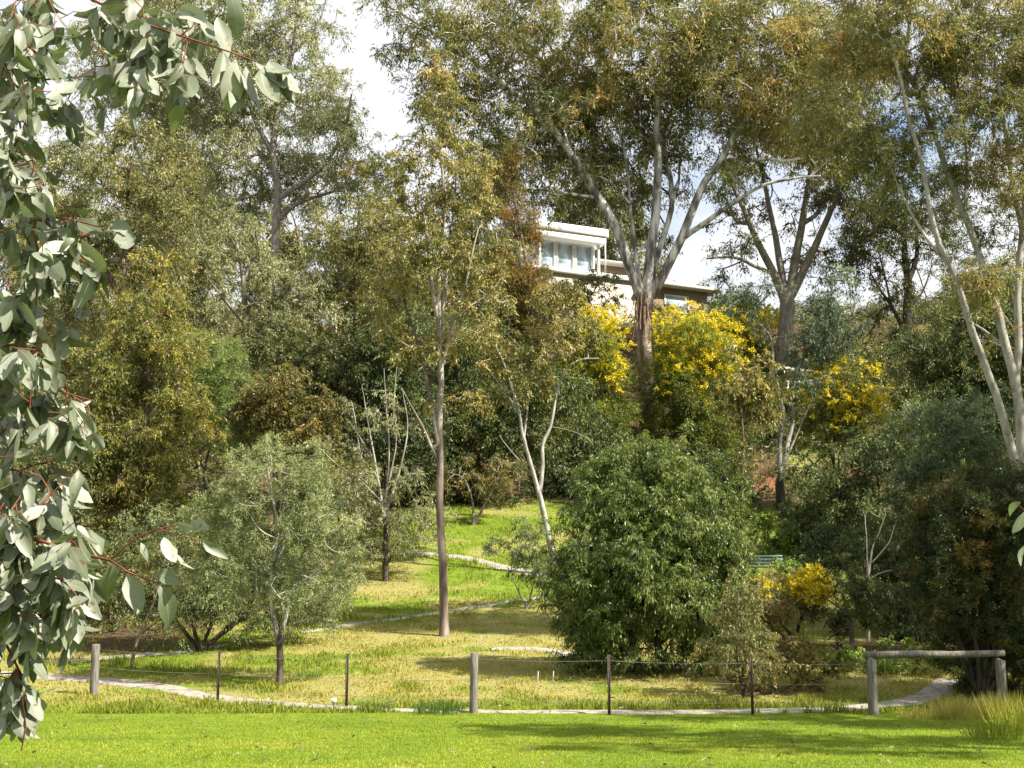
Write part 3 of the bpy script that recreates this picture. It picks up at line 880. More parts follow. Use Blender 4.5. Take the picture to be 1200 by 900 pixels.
# ---- slender gum in the middle
slb = gum_bark('slender_gum_bark', 5, 9, [(.055, .04, .03), (.16, .12, .095), (.34, .29, .24)], [(.13, .11, .09), (.26, .22, .18), (.40, .36, .31)])
tree('gum_tree', 'slender gum with a tall straight bare trunk rising from the sunny grass', 'tree', 42, 521,
  [([(519, 690), (518, 640), (516, 590), (515, 540), (514, 500), (514, 450), (513, 400), (512, 350), (514, 300), (518, 262), (520, 212), (515, 162), (511, 118)], .135, .03, 0),
   ([(513, 540), (496, 502), (480, 472), (470, 455)], .05, .02, -.5), ([(514, 520), (508, 480), (499, 440), (489, 400), (478, 368), (470, 330), (463, 290)], .075, .02, .7),
   ([(514, 440), (524, 405), (533, 372), (543, 342), (551, 308), (560, 270)], .07, .02, -.6), ([(513, 400), (521, 345), (525, 300), (531, 252), (535, 200)], .08, .02, .5), ([(512, 370), (504, 320), (500, 270), (490, 220)], .07, .02, -.8),
   ([(531, 375), (548, 360), (572, 345), (585, 330)], .04, .015, .5), ([(494, 415), (470, 400), (452, 380)], .035, .015, -.5)],
  [(508, 108, 30, 26, 0, 1, 1.3, .1), (510, 140, 46, 40, 0, 1, 1.5, .1), (516, 200, 62, 46, 0, 1.3, 1.7, .06), (470, 235, 36, 44, 0, 1, 1.4), (440, 385, 24, 32, 0, .8, .8), (585, 390, 30, 30, 0, .8, .7), (515, 385, 50, 40, 0, 1, .6), (485, 285, 48, 42, -.3, 1.2, 1.5), (552, 275, 42, 52, 0, 1.2, 1.5), (517, 320, 52, 38, 0, 1.2, .9), (462, 355, 32, 45, 0, 1, 1.0), (565, 345, 38, 38, 0, 1, 1.1), (540, 400, 28, 40, 0, .8, .6), (485, 420, 26, 45, 0, .8, .6), (440, 320, 20, 30, 0, .7, .9), (590, 310, 18, 26, 0, .7, .8), (520, 470, 14, 30, 0, .6, .4)],
  'olive', slb, cover=.66, L=5.4, W=1.4, R=13, ntw=6, nl=8, droop=.9, tipr=.45, tb=.42)

# ---- young white gum
tree('gum_tree', 'young gum with two thin curving white stems and sparse leaves', 'tree', 52.5, 652,
  [([(645, 640), (638, 605), (631, 575)], .125, .10, 0), ([(631, 576), (622, 545), (612, 508), (608, 480), (600, 455), (592, 430), (580, 404)], .085, .025, -.5), ([(633, 575), (636, 545), (636, 520), (645, 500), (650, 474), (655, 450), (663, 434), (678, 422), (702, 420)], .085, .025, .5),
   ([(610, 490), (594, 462), (575, 436), (560, 425)], .04, .015, .5), ([(614, 515), (618, 480), (620, 450), (616, 420)], .04, .015, .8), ([(651, 470), (650, 440), (652, 410)], .035, .015, -.6), ([(628, 560), (600, 530), (585, 510)], .02, .01, 0), ([(645, 500), (670, 505), (690, 515), (695, 522)], .015, .008, -.5)],
  [(600, 395, 55, 38, 0, 1.3, .9), (655, 375, 45, 38, 0, 1.3, .95), (570, 440, 36, 35, 0, 1, .7), (620, 445, 32, 30, 0, 1, .5), (690, 385, 28, 28, 0, 1, .7), (545, 490, 25, 35, 0, .8, .6), (610, 350, 40, 25, 0, 1, .8), (640, 420, 40, 25, 0, 1, .4)],
  'olive', 'white', cover=.8, L=5.2, W=1.5, R=11, ntw=6, nl=7, droop=.8, tipr=.4, tb=.5)

# ---- bushes and small trees just behind the fence
tree('leafy_bush', 'big round dense green bush with drooping leaves behind the fence', 'shrub', 35, 772,
  [([(772, 770), (770, 740)], .11, .09, 0), ([(770, 745), (750, 690), (735, 630), (735, 580)], .06, .02, -.3), ([(771, 742), (790, 690), (805, 630), (800, 590)], .06, .02, .3), ([(770, 740), (768, 670), (765, 590), (750, 545)], .06, .02, 0), ([(772, 755), (720, 715), (690, 680)], .05, .02, -.4), ([(773, 755), (820, 715), (845, 690)], .05, .02, .2)],
  [(745, 578, 70, 55, 0, 1.2, 2.6), (800, 610, 60, 60, 0, 1.3, 2.4), (715, 640, 65, 70, -.2, 1.3, 2.5), (765, 680, 95, 70, 0, 1.8, 2.6), (695, 705, 45, 60, -.2, 1.1, 2.2), (830, 690, 45, 70, 0, 1.2, 2.3), (760, 745, 95, 38, 0, 1.6, 2.0, -.1), (790, 555, 34, 34, 0, .7, 1.5), (720, 560, 28, 36, 0, .6, 1.4), (745, 532, 30, 18, 0, .6, 1.1), (665, 690, 22, 50, 0, .6, .9), (855, 640, 22, 45, 0, .6, 1.0), (690, 775, 40, 22, 0, .8, 1.0), (820, 785, 50, 18, 0, .9, 1.1)],
  'bush', 'dark', cover=1.1, clump=6, L=5.2, W=.95, R=12, ntw=8, nl=9, droop=1.0, spread=.4, updir=.5, tipr=.4, tb=.5, tspread=.14, parts=('stem', 'foliage'))
tree('small_tree', 'small spreading grey green tree with pale forked branches and a short dark trunk', 'tree', 33.5, 327,
  [([(328, 775), (327, 748)], .085, .075, 0), ([(326, 752), (318, 702), (320, 660), (326, 620), (319, 580), (312, 540)], .06, .012, -.2), ([(328, 748), (345, 690), (360, 650), (371, 612), (372, 580)], .055, .012, .3), ([(329, 755), (350, 730), (385, 722)], .03, .012, -.3),
   ([(320, 720), (295, 702), (272, 690)], .028, .01, .3), ([(325, 632), (306, 622), (290, 600)], .025, .01, -.3), ([(345, 690), (380, 662), (400, 640)], .025, .01, -.4), ([(360, 650), (390, 640)], .02, .008, .3), ([(320, 670), (340, 620), (345, 575)], .03, .01, .4), ([(318, 700), (300, 660), (280, 630)], .025, .01, .5)],
  [(320, 570, 75, 42, 0, 1.2, 1.25, .05), (265, 610, 48, 50, 0, 1.1, 1.25), (385, 610, 48, 50, 0, 1.1, 1.2), (325, 630, 75, 50, .1, 1.3, 1.0), (285, 680, 60, 42, .2, 1.0, 1.1), (375, 690, 58, 42, .1, 1.1, 1.0), (330, 715, 55, 20, .2, .8, .5), (330, 530, 50, 18, 0, .7, .9, .1)],
  'grey', gum_bark('forked_tree_bark', .9, 1.8, [(.03, .022, .017), (.07, .055, .045), (.13, .11, .095)], [(.16, .145, .125), (.28, .26, .23), (.40, .38, .35)]), cover=.9, L=4.2, W=.8, R=11, ntw=8, nl=9, droop=.5, spread=.6, tipr=.5, tb=.5)
tree('leafy_bush', 'dark bushy mass low behind the small grey green tree', 'shrub', 39, 235, [],
  [(215, 690, 50, 50, 0, 1.4, 2.0, -.05), (260, 650, 50, 55, .5, 1.4, 1.9), (300, 700, 50, 42, .5, 1.3, 2.0, -.1), (180, 650, 40, 50, .5, 1.2, 1.8), (360, 690, 40, 40, 1, 1.2, 1.7)],
  'grey', 'dark', cover=1.2, clump=4, L=4.4, W=1.0, R=13, droop=.6, tb=.35, group=UNDER, parts=('stem', 'foliage'), trunk_r=.09)
tree('small_tree', 'little leaning forked sapling beside the path on the left', 'tree', 36, 152,
  [([(160, 755), (172, 725), (182, 700), (187, 680)], .05, .02, 0), ([(165, 742), (190, 722), (205, 700), (215, 680)], .035, .015, -.3)],
  [(190, 660, 30, 28, 0, .7, 1.1), (225, 665, 25, 25, 0, .6, 1.0), (160, 650, 28, 28, 0, .7, 1.2)],
  'greengum', 'brown', L=4.4, W=1, R=9, tb=.35)
tree('ochre_wattle', 'ochre and olive tinged wattle tree behind the foreground leaves', 'tree', 47, 165,
  [([(168, 640), (170, 560), (172, 470), (178, 390)], .15, .05, 0), ([(171, 540), (200, 480), (215, 430)], .07, .03, -.4), ([(171, 560), (140, 490), (125, 430)], .07, .03, .4)],
  [(178, 355, 45, 45, 0, 1.4, 1.7, .1), (200, 430, 48, 55, 0, 1.6, 1.9, .12), (145, 430, 50, 60, 0, 1.6, 1.8, .05), (205, 520, 42, 55, 0, 1.5, 1.9, .1), (155, 540, 55, 60, 0, 1.7, 1.9, 0), (110, 490, 50, 70, .3, 1.6, 1.7), (125, 610, 55, 45, .2, 1.5, 1.8, -.15), (195, 590, 40, 40, .3, 1.4, 1.7, -.15)],
  'ochre', 'brown', L=4.8, W=1.2, R=13, tb=.45, tspread=.22)
# twiggy half dead tree
tree('bare_tree', 'half dead twiggy tree of many thin bare stems on a dark trunk', 'tree', 52, 452,
  [([(452, 650), (452, 625), (450, 600)], .12, .09, 0), ([(449, 600), (440, 545), (431, 495), (424, 452)], .05, .012, -.3), ([(451, 600), (456, 530), (453, 480), (450, 432)], .05, .012, .2), ([(452, 600), (470, 545), (478, 500), (471, 455)], .05, .012, .4),
   ([(449, 590), (418, 560), (395, 545), (370, 520)], .035, .01, -.5), ([(452, 580), (464, 520), (462, 470), (465, 425)], .035, .01, -.3), ([(440, 545), (420, 510), (405, 490)], .025, .008, .3), ([(446, 580), (425, 540), (418, 500), (412, 470)], .03, .01, .5), ([(453, 590), (480, 560), (500, 545)], .025, .008, -.2), ([(449, 620), (420, 600), (400, 590), (380, 600)], .025, .008, -.3), ([(455, 660), (465, 640), (478, 625)], .03, .012, -.3)],
  [(440, 470, 40, 40, 0, 1.2, .14), (400, 530, 40, 35, 0, 1.2, .25), (470, 500, 30, 40, 0, 1.2, .18), (450, 625, 42, 32, 0, 1.2, .9), (495, 615, 30, 35, .2, 1.1, .8), (425, 590, 40, 35, -.2, 1.1, .9), (485, 570, 30, 22, 0, 1, .5)],
  'silver', gum_bark('twiggy_tree_bark', 1.6, 3.2, [(.03, .02, .016), (.065, .05, .04), (.12, .1, .085)], [(.15, .13, .11), (.26, .235, .20), (.38, .35, .31)]), L=4.4, W=.9, R=10, ntw=5, nl=7, droop=1.0, tipr=.4, wander=.2, tb=.45)
tree('low_shrub', 'low thin shrub with dark stems on the slope left of the big round bush', 'shrub', 47.5, 617, [],
  [(600, 655, 30, 24, 0, .9, .9), (635, 650, 28, 28, 0, .9, .9), (615, 632, 28, 18, 0, .8, .8), (650, 685, 18, 18, 0, .6, .7)],
  'grey', 'grey', L=4.2, W=.9, R=9, tb=.3, group=UNDER, parts=('stem', 'foliage'), trunk_r=.04)

# ---- thicket on the slope
def thick(label, D, px, blobs, leaf, name='leafy_bush', cat='shrub', bark='dark', **k):
    k.setdefault('trunk_r', .1)
    k.setdefault('parts', ('stem', 'foliage'))
    k.setdefault('group', UNDER)
    k.setdefault('clump', 4)
    k.setdefault('cover', 1.15)
    return tree(name, label, cat, D, px, [], blobs, leaf, bark, **k)

thick('rusty brown shrub above the small grey green tree', 55, 325, [(325, 465, 38, 36, 0, 1.5, 1.9), (300, 490, 30, 30, 0, 1.3, 1.6), (355, 500, 36, 36, 0, 1.4, 1.6, .1), (385, 480, 25, 28, 0, 1.2, 1.2)], 'rust', L=4.2, W=1.2, R=10)
thick('feathery fresh green wattle left of the rusty brown shrub', 58, 250, [(245, 425, 32, 36, 0, 1.4, 1.9, .1), (268, 470, 36, 40, 0, 1.5, 2.0), (225, 480, 34, 40, 0, 1.5, 1.9), (290, 520, 40, 32, 0, 1.5, 1.8, -.1)], 'feather', L=4.6, W=.6, R=12, ntw=9, nl=12, droop=.3)
thick('dark blue green bush beneath the silvery gum', 63, 335, [(325, 405, 42, 34, 0, 1.8, 2.0), (375, 430, 38, 36, 0, 1.8, 2.0, -.1), (360, 480, 40, 36, 0, 1.6, 1.9, -.15), (410, 440, 36, 40, 0, 1.7, 2.0, -.1)], 'greengum', tb=.2, L=4.2, W=1.2, R=12)
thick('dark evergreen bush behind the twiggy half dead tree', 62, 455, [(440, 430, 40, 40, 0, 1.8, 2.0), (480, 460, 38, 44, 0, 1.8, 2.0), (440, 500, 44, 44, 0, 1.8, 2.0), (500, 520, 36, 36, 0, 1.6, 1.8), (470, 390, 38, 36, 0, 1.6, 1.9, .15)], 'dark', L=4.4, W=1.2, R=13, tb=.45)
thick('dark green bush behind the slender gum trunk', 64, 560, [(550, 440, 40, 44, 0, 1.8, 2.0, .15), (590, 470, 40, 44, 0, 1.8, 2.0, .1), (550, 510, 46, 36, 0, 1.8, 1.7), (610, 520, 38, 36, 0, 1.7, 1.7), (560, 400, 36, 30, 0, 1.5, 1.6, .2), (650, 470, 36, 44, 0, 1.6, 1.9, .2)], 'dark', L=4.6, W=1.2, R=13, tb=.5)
thick('dry grey twiggy bush in the shade left of the young white gum', 60.5, 555, [(545, 562, 42, 22, 0, 1.2, .5), (585, 556, 30, 20, 0, 1, .5)], 'brownleaf', name='dry_bush', bark='grey', L=3.6, W=.7, R=10, tipr=.5, wander=.25, tb=.5)
thick('bronze tinged conifer in front of the left end of the white house', 69, 603, [(600, 215, 22, 36, 0, 1, 1.6), (604, 275, 30, 40, 0, 1.4, 2.0, .1), (598, 330, 36, 44, 0, 1.6, 2.0, .15), (620, 345, 30, 40, -.5, 1.3, 1.9, 0), (600, 400, 40, 40, 0, 1.6, 2.0, -.1), (640, 360, 20, 24, 0, 1, 1.3, -.1)], 'conifer', name='conifer_tree', cat='tree', bark='brown', L=4.2, W=.7, R=11, ntw=9, nl=11, droop=.1, trunk_r=.2, parts=('trunk', 'crown'), tspread=.25)
thick('grey leaved bush below the house wall', 80, 690, [(680, 350, 24, 22, 0, 1.5, 1.4), (700, 335, 20, 22, 0, 1.2, 1.2), (660, 345, 20, 20, 0, 1.2, 1.2)], 'silver', L=4, W=1.1, R=9, tb=.35)

# ---- wattles in flower
def wattle(label, D, px, blobs, bl, leaf='lime', **k):
    tree('wattle_bush', label, 'wattle', D, px, [], blobs, leaf, 'dark', blossom=dict(blobs=bl, size=k.pop('bs', 2.3), R=k.pop('bR', 5)), trunk_r=.1, parts=('stem', 'foliage'), group='yellow flowering wattles', L=k.pop('L', 4.4), W=k.pop('W', .8), R=12, ntw=8, nl=10, droop=.35, **k)
wattle('yellow flowering wattle left of the great gum trunk', 71, 705, [(700, 405, 36, 38, 0, 1.7, 1.7, .1), (690, 455, 44, 44, 0, 1.8, 1.9), (700, 500, 36, 44, 0, 1.8, 1.9, -.15), (670, 510, 40, 40, 0, 1.6, 1.8, -.1)],
       [(708, 378, 26, 20, 0, 1.2, 70), (716, 405, 20, 30, -.8, 1.0, 65), (690, 410, 26, 26, -.9, 1.0, 22), (722, 440, 12, 20, -1, .8, 24)])
wattle('broad yellow flowering wattle right of the great gum trunk', 72, 810, [(800, 400, 44, 36, 0, 1.8, 1.7, .1), (835, 430, 40, 40, 0, 1.7, 1.8, .1), (795, 460, 46, 44, 0, 1.8, 2.0, -.15), (806, 510, 40, 38, 0, 1.8, 2.0, -.2), (840, 500, 44, 40, 0, 1.7, 1.9, -.25)],
       [(803, 378, 38, 20, 0, 1.3, 100), (788, 410, 22, 34, -.9, 1.0, 80), (840, 420, 40, 34, -.9, 1.1, 60), (815, 440, 40, 30, -1.2, 1, 40), (830, 405, 34, 30, -.7, 1.1, 70), (850, 385, 24, 18, 0, 1.1, 40), (800, 445, 40, 20, -1.2, .9, 24)])
wattle('small bright wattle on the crest behind the brown limbed gum', 86, 885, [(882, 385, 32, 22, 0, 1.5, 1.4, .1), (866, 410, 32, 24, 0, 1.4, 1.4)], [(885, 374, 30, 16, -.7, 1.2, 110), (862, 398, 24, 20, -1.1, 1, 70)])
wattle('golden wattle thick with blossom right of the thin forked pale stems', 62, 985, [(985, 450, 46, 34, 0, 1.6, 1.6, .1), (1000, 490, 42, 36, 0, 1.5, 1.6), (965, 500, 36, 36, 0, 1.4, 1.6, -.1)],
       [(1000, 455, 46, 30, -.9, 1.2, 60), (1010, 485, 32, 26, -1.2, 1.0, 60), (965, 455, 30, 28, -.9, 1, 40)], leaf='ochre')
wattle('low wattle shrub with one dense bright yellow flower head near the bench', 40, 930, [(890, 705, 28, 26, 0, .8, 1.2), (950, 700, 24, 22, 0, .7, 1.0), (915, 730, 34, 26, 0, .9, 1.3)],
       [(952, 686, 18, 17, -.8, .3, 150), (940, 692, 10, 10, -.5, .3, 24), (955, 674, 8, 8, -.5, .3, 22), (888, 690, 20, 9, -.8, .3, 60), (925, 682, 8, 6, -.6, .3, 12)], leaf='brownleaf', bs=2.4, bR=4, tb=.6)

# ---- right hand thicket
tree('small_tree', 'drooping leaved tree on a thin reddish stem between wattles', 'tree', 58, 869,
  [([(869, 560), (870, 520), (868, 470), (872, 430)], .09, .03, 0)],
  [(872, 430, 30, 30, 0, 1, 1.5, .1), (862, 475, 30, 36, 0, 1.1, 1.6), (890, 480, 24, 40, 0, 1, 1.5), (870, 525, 28, 24, 0, 1, .9)], 'olive', 'brown', L=5.2, W=1.3, R=10, droop=1, tb=.4)
tree('small_tree', 'feathery blue green tree with thin forked pale stems in front of the brown limbed gum', 'tree', 61, 915,
  [([(915, 590), (914, 562)], .22, .2, 0), ([(914, 560), (913, 520), (918, 485), (908, 450), (905, 400)], .13, .04, -.3), ([(915, 560), (923, 520), (930, 488), (926, 455), (945, 410), (960, 360)], .12, .04, .4), ([(918, 545), (935, 505), (950, 470), (965, 430)], .05, .02, .3)],
  [(962, 345, 38, 32, 0, 1.5, .75), (945, 390, 42, 36, 0, 1.6, .9), (980, 395, 36, 36, 0, 1.4, .85), (905, 330, 20, 30, 0, 1, .5), (860, 335, 26, 30, 0, 1.2, .6), (930, 440, 30, 24, 0, 1.2, .8), (870, 365, 22, 20, 0, 1, .5)],
  'blue', gum_bark('pale_stem_bark', 1.4, 2.2, [(.02, .015, .012), (.045, .035, .03), (.09, .07, .06)], [(.12, .105, .09), (.22, .2, .175), (.32, .3, .27)]), L=4.6, W=.9, R=13, droop=.9, tb=.22, minfrac=.5)
thick('dense dark conifer like tree behind the white stemmed gum', 58, 1140, [(1125, 375, 36, 34, 0, 1.6, 1.9, .35), (1150, 420, 46, 44, 0, 2, 2.1), (1110, 440, 42, 40, 0, 1.8, 2.0, .1), (1190, 420, 40, 60, 0, 2, 2.1), (1150, 490, 60, 44, 0, 2, 2.0), (1185, 350, 30, 40, .5, 1.5, 1.6, .3), (1080, 420, 30, 26, 0, 1.4, 1.6, .2)], 'dark', name='evergreen_tree', cat='tree', L=4.6, W=1, R=13, trunk_r=.25, parts=('trunk', 'crown'))
thick('dark leafy bush under the golden wattle', 55, 1020, [(960, 560, 42, 36, 0, 1.7, 1.5), (1030, 540, 44, 40, 0, 1.8, 1.9), (1070, 500, 36, 36, 0, 1.6, 1.7, .1), (1010, 600, 50, 36, 0, 1.7, 1.8), (955, 610, 34, 28, 0, 1.3, 1.3)], 'dark', L=4.6, W=1.2, R=13, tb=.55)
thick('silver blue feathery wattle under the white stemmed gum', 43, 1120, [(1105, 500, 46, 30, 0, 1.2, 1.2), (1155, 505, 40, 36, 0, 1.2, 1.3), (1130, 545, 55, 34, 0, 1.3, 1.4), (1085, 545, 40, 30, 0, 1.1, 1.2), (1180, 560, 30, 36, 0, 1, 1.3)], 'blue', name='feathery_wattle', L=5, W=1.1, R=13, ntw=5, nl=16, droop=.15, spread=.4, tb=.5)
thick('tall dark bronze tipped shrub hanging over the log barrier', 31.5, 1150, [(1130, 620, 60, 55, 0, 1.2, 2.0, .05), (1175, 640, 50, 60, 0, 1.2, 2.0), (1110, 690, 50, 55, 0, 1.2, 2.0), (1165, 720, 52, 60, .2, 1.2, 2.1), (1095, 640, 36, 45, .2, 1, 1.8), (1190, 770, 40, 44, .5, 1, 2.0, -.1), (1135, 765, 44, 34, .7, .8, 1.9, -.15), (1150, 800, 36, 22, .7, .6, 1.6, -.2), (1150, 580, 44, 36, .3, 1, 1.6), (1195, 590, 30, 60, .4, 1, 1.8)], 'rustdark', L=4.2, W=.9, R=10, ntw=8, nl=10, droop=.2, tb=.45, tspread=.25)
thick('dark green bush with small leaves behind the bronze tipped shrub', 42, 1060, [(1055, 640, 40, 44, 0, 1.2, 1.9), (1060, 700, 44, 40, 0, 1.2, 1.9), (1030, 680, 30, 36, .3, 1, 1.3), (1080, 590, 40, 36, .2, 1.1, 1.7), (1080, 745, 40, 26, -.6, .9, 1.7), (1020, 640, 30, 30, 1.5, 1, 1.3), (975, 640, 34, 34, 2.5, 1.1, 1.4)], 'dark', L=4.4, W=1.2, R=11, tb=.5)
tree('small_tree', 'small crooked tree with a reddish forked trunk left of the log barrier', 'tree', 39, 998,
  [([(998, 742), (998, 728), (995, 720)], .075, .06, 0), ([(995, 722), (975, 706), (955, 698), (938, 703), (915, 722)], .03, .01, -.3), ([(997, 722), (1020, 712), (1040, 698), (1055, 688)], .04, .015, .2), ([(998, 735), (985, 738), (970, 750)], .04, .02, .3)],
  [(985, 690, 34, 24, .1, .8, 1.7), (1030, 698, 34, 22, -.1, .7, 1.5), (1010, 730, 40, 18, .4, .7, 1.2), (960, 715, 24, 16, .2, .6, 1.0)], 'dark', 'brown', L=4.2, W=1.2, R=9, tb=.65)
tree('bare_tree', 'small bare dead tree with pale pinkish forked stems', 'tree', 41, 1017,
  [([(1018, 688), (1017, 660)], .05, .045, 0), ([(1018, 672), (1022, 645), (1030, 625), (1037, 605)], .035, .01, 0), ([(1017, 665), (1016, 640), (1014, 615)], .03, .01, .2), ([(1019, 662), (1032, 648), (1042, 635), (1048, 615)], .025, .01, -.3), ([(1018, 680), (1030, 672), (1045, 668)], .02, .008, -.2)],
  [(1030, 610, 16, 18, 0, .4, .12)], 'brownleaf', 'pale', L=3.5, W=.8, R=8, ntw=3, nl=4, tipr=.5, parts=('trunk', 'twig_leaves'))
thick('thin drooping shrub at the right side of the big round bush', 31.5, 872, [(868, 690, 20, 40, 0, .6, 1.0), (862, 745, 28, 34, 0, .7, 1.2), (885, 770, 28, 26, 0, .7, 1.1)], 'greengum', L=5, W=1.0, R=10, droop=1, tb=.5, trunk_r=.04)
thick('brownish dry leaved shrub behind the steel picket on the right', 32.2, 905, [(890, 785, 36, 22, 0, .7, 1.5), (925, 765, 30, 26, .3, .7, 1.4), (955, 780, 30, 22, .3, .7, 1.3), (845, 790, 25, 16, .2, .5, 1.1)], 'brownleaf', L=4.2, W=1.1, R=8, tb=.6, trunk_r=.04)
thick('low weedy green bush behind the log barrier', 35, 1050, [(1030, 775, 45, 18, 0, .9, 1.3), (1085, 770, 36, 18, 0, .8, 1.3), (980, 775, 30, 18, 0, .7, 1.2)], 'weed', L=4.6, W=1.4, R=8, tb=.4, trunk_r=.03)
thick('low weedy bush in front of the bench', 50, 885, [(868, 672, 18, 12, 0, .5, 1.2), (905, 676, 14, 7, 0, .4, .9), (925, 668, 14, 14, 0, .5, 1.2)], 'weed', L=4.4, W=1.3, R=7, tb=.3, trunk_r=.02)
thick('fresh green weedy bush on the slope above the bench', 58, 900, [(890, 610, 30, 14, 0, 1, 1.2, .2), (940, 630, 34, 22, -2, 1, 1.3), (905, 640, 24, 10, -1, .8, .9)], 'weed', L=4.4, W=1.3, R=8, tb=.35, trunk_r=.03)
thick('olive bush behind the bench', 55, 870, [(860, 590, 30, 30, 0, 1.2, 1.3), (845, 560, 30, 30, 1, 1.2, 1.4)], 'bush', L=4.4, W=1.2, R=10, tb=.35)
tree('gum_tree', 'silver gum at the back left with a leaning pale trunk, half hidden by foreground twigs', 'tree', 88, 205,
  [([(205, 420), (208, 330), (200, 240), (208, 150), (200, 60)], .32, .08, 0), ([(202, 260), (170, 200), (150, 140)], .15, .05, 1), ([(204, 200), (240, 150), (255, 100)], .14, .05, -1)],
  [(200, 130, 60, 60, 0, 4, 1.6), (150, 110, 50, 70, 1, 4, 1.5), (245, 150, 45, 60, -1, 4, 1.5), (200, 30, 60, 60, 1, 4, 1.4), (120, 60, 50, 60, 2, 4, 1.0), (200, 250, 60, 60, 0, 4, 1.6), (240, 240, 50, 50, 0, 4, 1.5)], 'silver', 'pale', cover=.75, L=4.4, W=1.1, R=14, group=HILLG)
for (lab, D, px, w, top, lf, cv) in (('wispy blue green tree on the right crest, left of the dark trunked tree', 98, 1000, 45, 345, 'blue', .7), ('wispy pale green tree on the right crest behind the dark trunked tree', 100, 1090, 50, 340, 'silver', .8), ('bushy green tree on the crest at the far right', 96, 1170, 60, 300, 'greengum', 1.6),
                                     ('thin wispy tree on the crest between the house and the brown limbed gum', 100, 850, 32, 330, 'blue', .7), ('low green tree on the crest behind the brown limbed gum', 97, 940, 45, 365, 'greengum', 1.0)):
    g0 = project(ground_at(px, D))[1]
    h = g0 - top
    tree('crest_tree', lab, 'tree', D, px, [([(px, g0 - .3 * h), (px + 2, g0 - .7 * h)], .18, .06, 0)], [(px, top + .35 * h, w, .35 * h, 0, 3, cv), (px - w * .5, top + .7 * h, w * .7, .3 * h, 0, 3, cv * 1.4), (px + w * .5, top + .75 * h, w * .7, .3 * h, 0, 3, cv * 1.4), (px, g0 - .05 * h, w * 1.2, .2 * h, -1, 3, 1.6)],
         lf, 'grey', L=4.2, W=.9, R=12, tb=.4, group='trees along the right crest')
thick('dark bush below the brown limbed gum, at the top edge of the red soil', 74, 905, [(870, 530, 40, 30, 0, 1.8, 1.6), (930, 520, 40, 30, 0, 1.8, 1.6, .1), (900, 480, 44, 30, 2, 1.8, 1.5, .2), (950, 470, 40, 30, 3, 1.8, 1.5, .2)], 'dark', L=4.4, W=1.2, R=12, tb=.5)
thick('dense green bush under the right crest behind the golden wattle', 80, 1010, [(980, 430, 40, 26, 0, 1.8, 1.7), (1040, 430, 46, 30, 0, 1.8, 1.8), (1100, 440, 50, 34, 0, 1.8, 1.9), (1060, 475, 50, 30, -3, 1.8, 1.8)], 'greengum', L=4.4, W=1.2, R=12, tb=.3)
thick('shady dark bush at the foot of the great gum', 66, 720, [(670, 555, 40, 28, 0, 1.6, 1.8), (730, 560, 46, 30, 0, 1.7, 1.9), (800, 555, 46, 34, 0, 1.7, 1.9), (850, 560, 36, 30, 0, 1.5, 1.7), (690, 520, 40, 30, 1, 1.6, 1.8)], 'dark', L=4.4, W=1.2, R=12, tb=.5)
thick('dark low bush in the deep shade above the sunny strip of grass', 64, 520, [(480, 565, 40, 24, 0, 1.5, 1.7), (530, 572, 40, 18, .5, 1.4, 1.4), (590, 575, 34, 16, .5, 1.4, 1.2), (440, 575, 36, 26, -1, 1.5, 1.7), (510, 535, 44, 30, 1, 1.6, 1.7)], 'dark', L=4.4, W=1.2, R=12, tb=.35)  # dark foliage added to make the shadow zone on the forest floor
thick('olive shrub between the twiggy tree and the small grey green tree', 57, 400, [(390, 560, 36, 30, 0, 1.5, 1.6), (420, 610, 34, 30, -1, 1.4, 1.5), (360, 540, 34, 30, .5, 1.5, 1.6)], 'olive', L=4.4, W=1.1, R=11, tb=.35)
thick('shadowy bush low behind the foreground leaves at the far left', 44, 90, [(60, 660, 60, 60, 0, 1.5, 1.9), (120, 690, 44, 44, -1, 1.3, 1.7), (30, 560, 60, 60, .5, 1.6, 1.8)], 'greengum', L=4.6, W=1.2, R=12, tb=.2)
thick('green shrub on the slope between the bench and the dark bushes', 54, 965, [(955, 655, 30, 24, 0, 1.1, 1.4), (925, 600, 26, 16, 3, 1.1, .8), (975, 620, 36, 30, 2, 1.2, 1.5)], 'bush', L=4.4, W=1.2, R=10, tb=.4)
def scrub(name, label, n, ylo, yhi, xl, leaf, hgt, L, W, R, seed, thr, tb, xmin=-99):
    rng = np.random.default_rng(seed)
    y = rng.uniform(ylo, yhi, n); x = rng.uniform(-1, 1, n) * (y * .38 + 2)
    ok = (fbm(x * .3, y * .3, seed, 3) > thr) & (red_soil(x, y) < .3) & (path_dist(x, y) > .3) & (x > xmin) & ~((np.abs(x + .3 - (y - 60) * .1) < 4) & (y < 66))
    x, y = x[ok], y[ok]
    c = np.stack([x, y, T(x, y) + hgt * rng.uniform(.1, 1, len(x)) ** 1.5], -1)
    o = make_foliage(name, c, np.tile((0, 0, .8), (len(x), 1)), np.zeros(3), LM[leaf], None, rng, L, W, R, 6, 8, .35, .6, .4, np.clip(tb + rng.normal(0, .15, len(x)), 0, 1))
    tag(o, label, 'ground cover', kind='stuff')
scrub('scrub', 'low scrub and ground cover on the upper hillside under the trees', 4200, 66, 108, 1, 'greengum', 1.5, .24, .07, .6, 91, .36, .25)
scrub('weeds', 'lush green weeds under the trees on the right side of the slope', 2600, 36, 66, 1, 'weed', .4, .11, .04, .25, 92, .42, .3, 3.5)
scrub('leaf_undergrowth', 'dim undergrowth beneath the trees on the left side of the slope', 1500, 44, 68, 1, 'dark', .7, .13, .04, .35, 93, .40, .6)
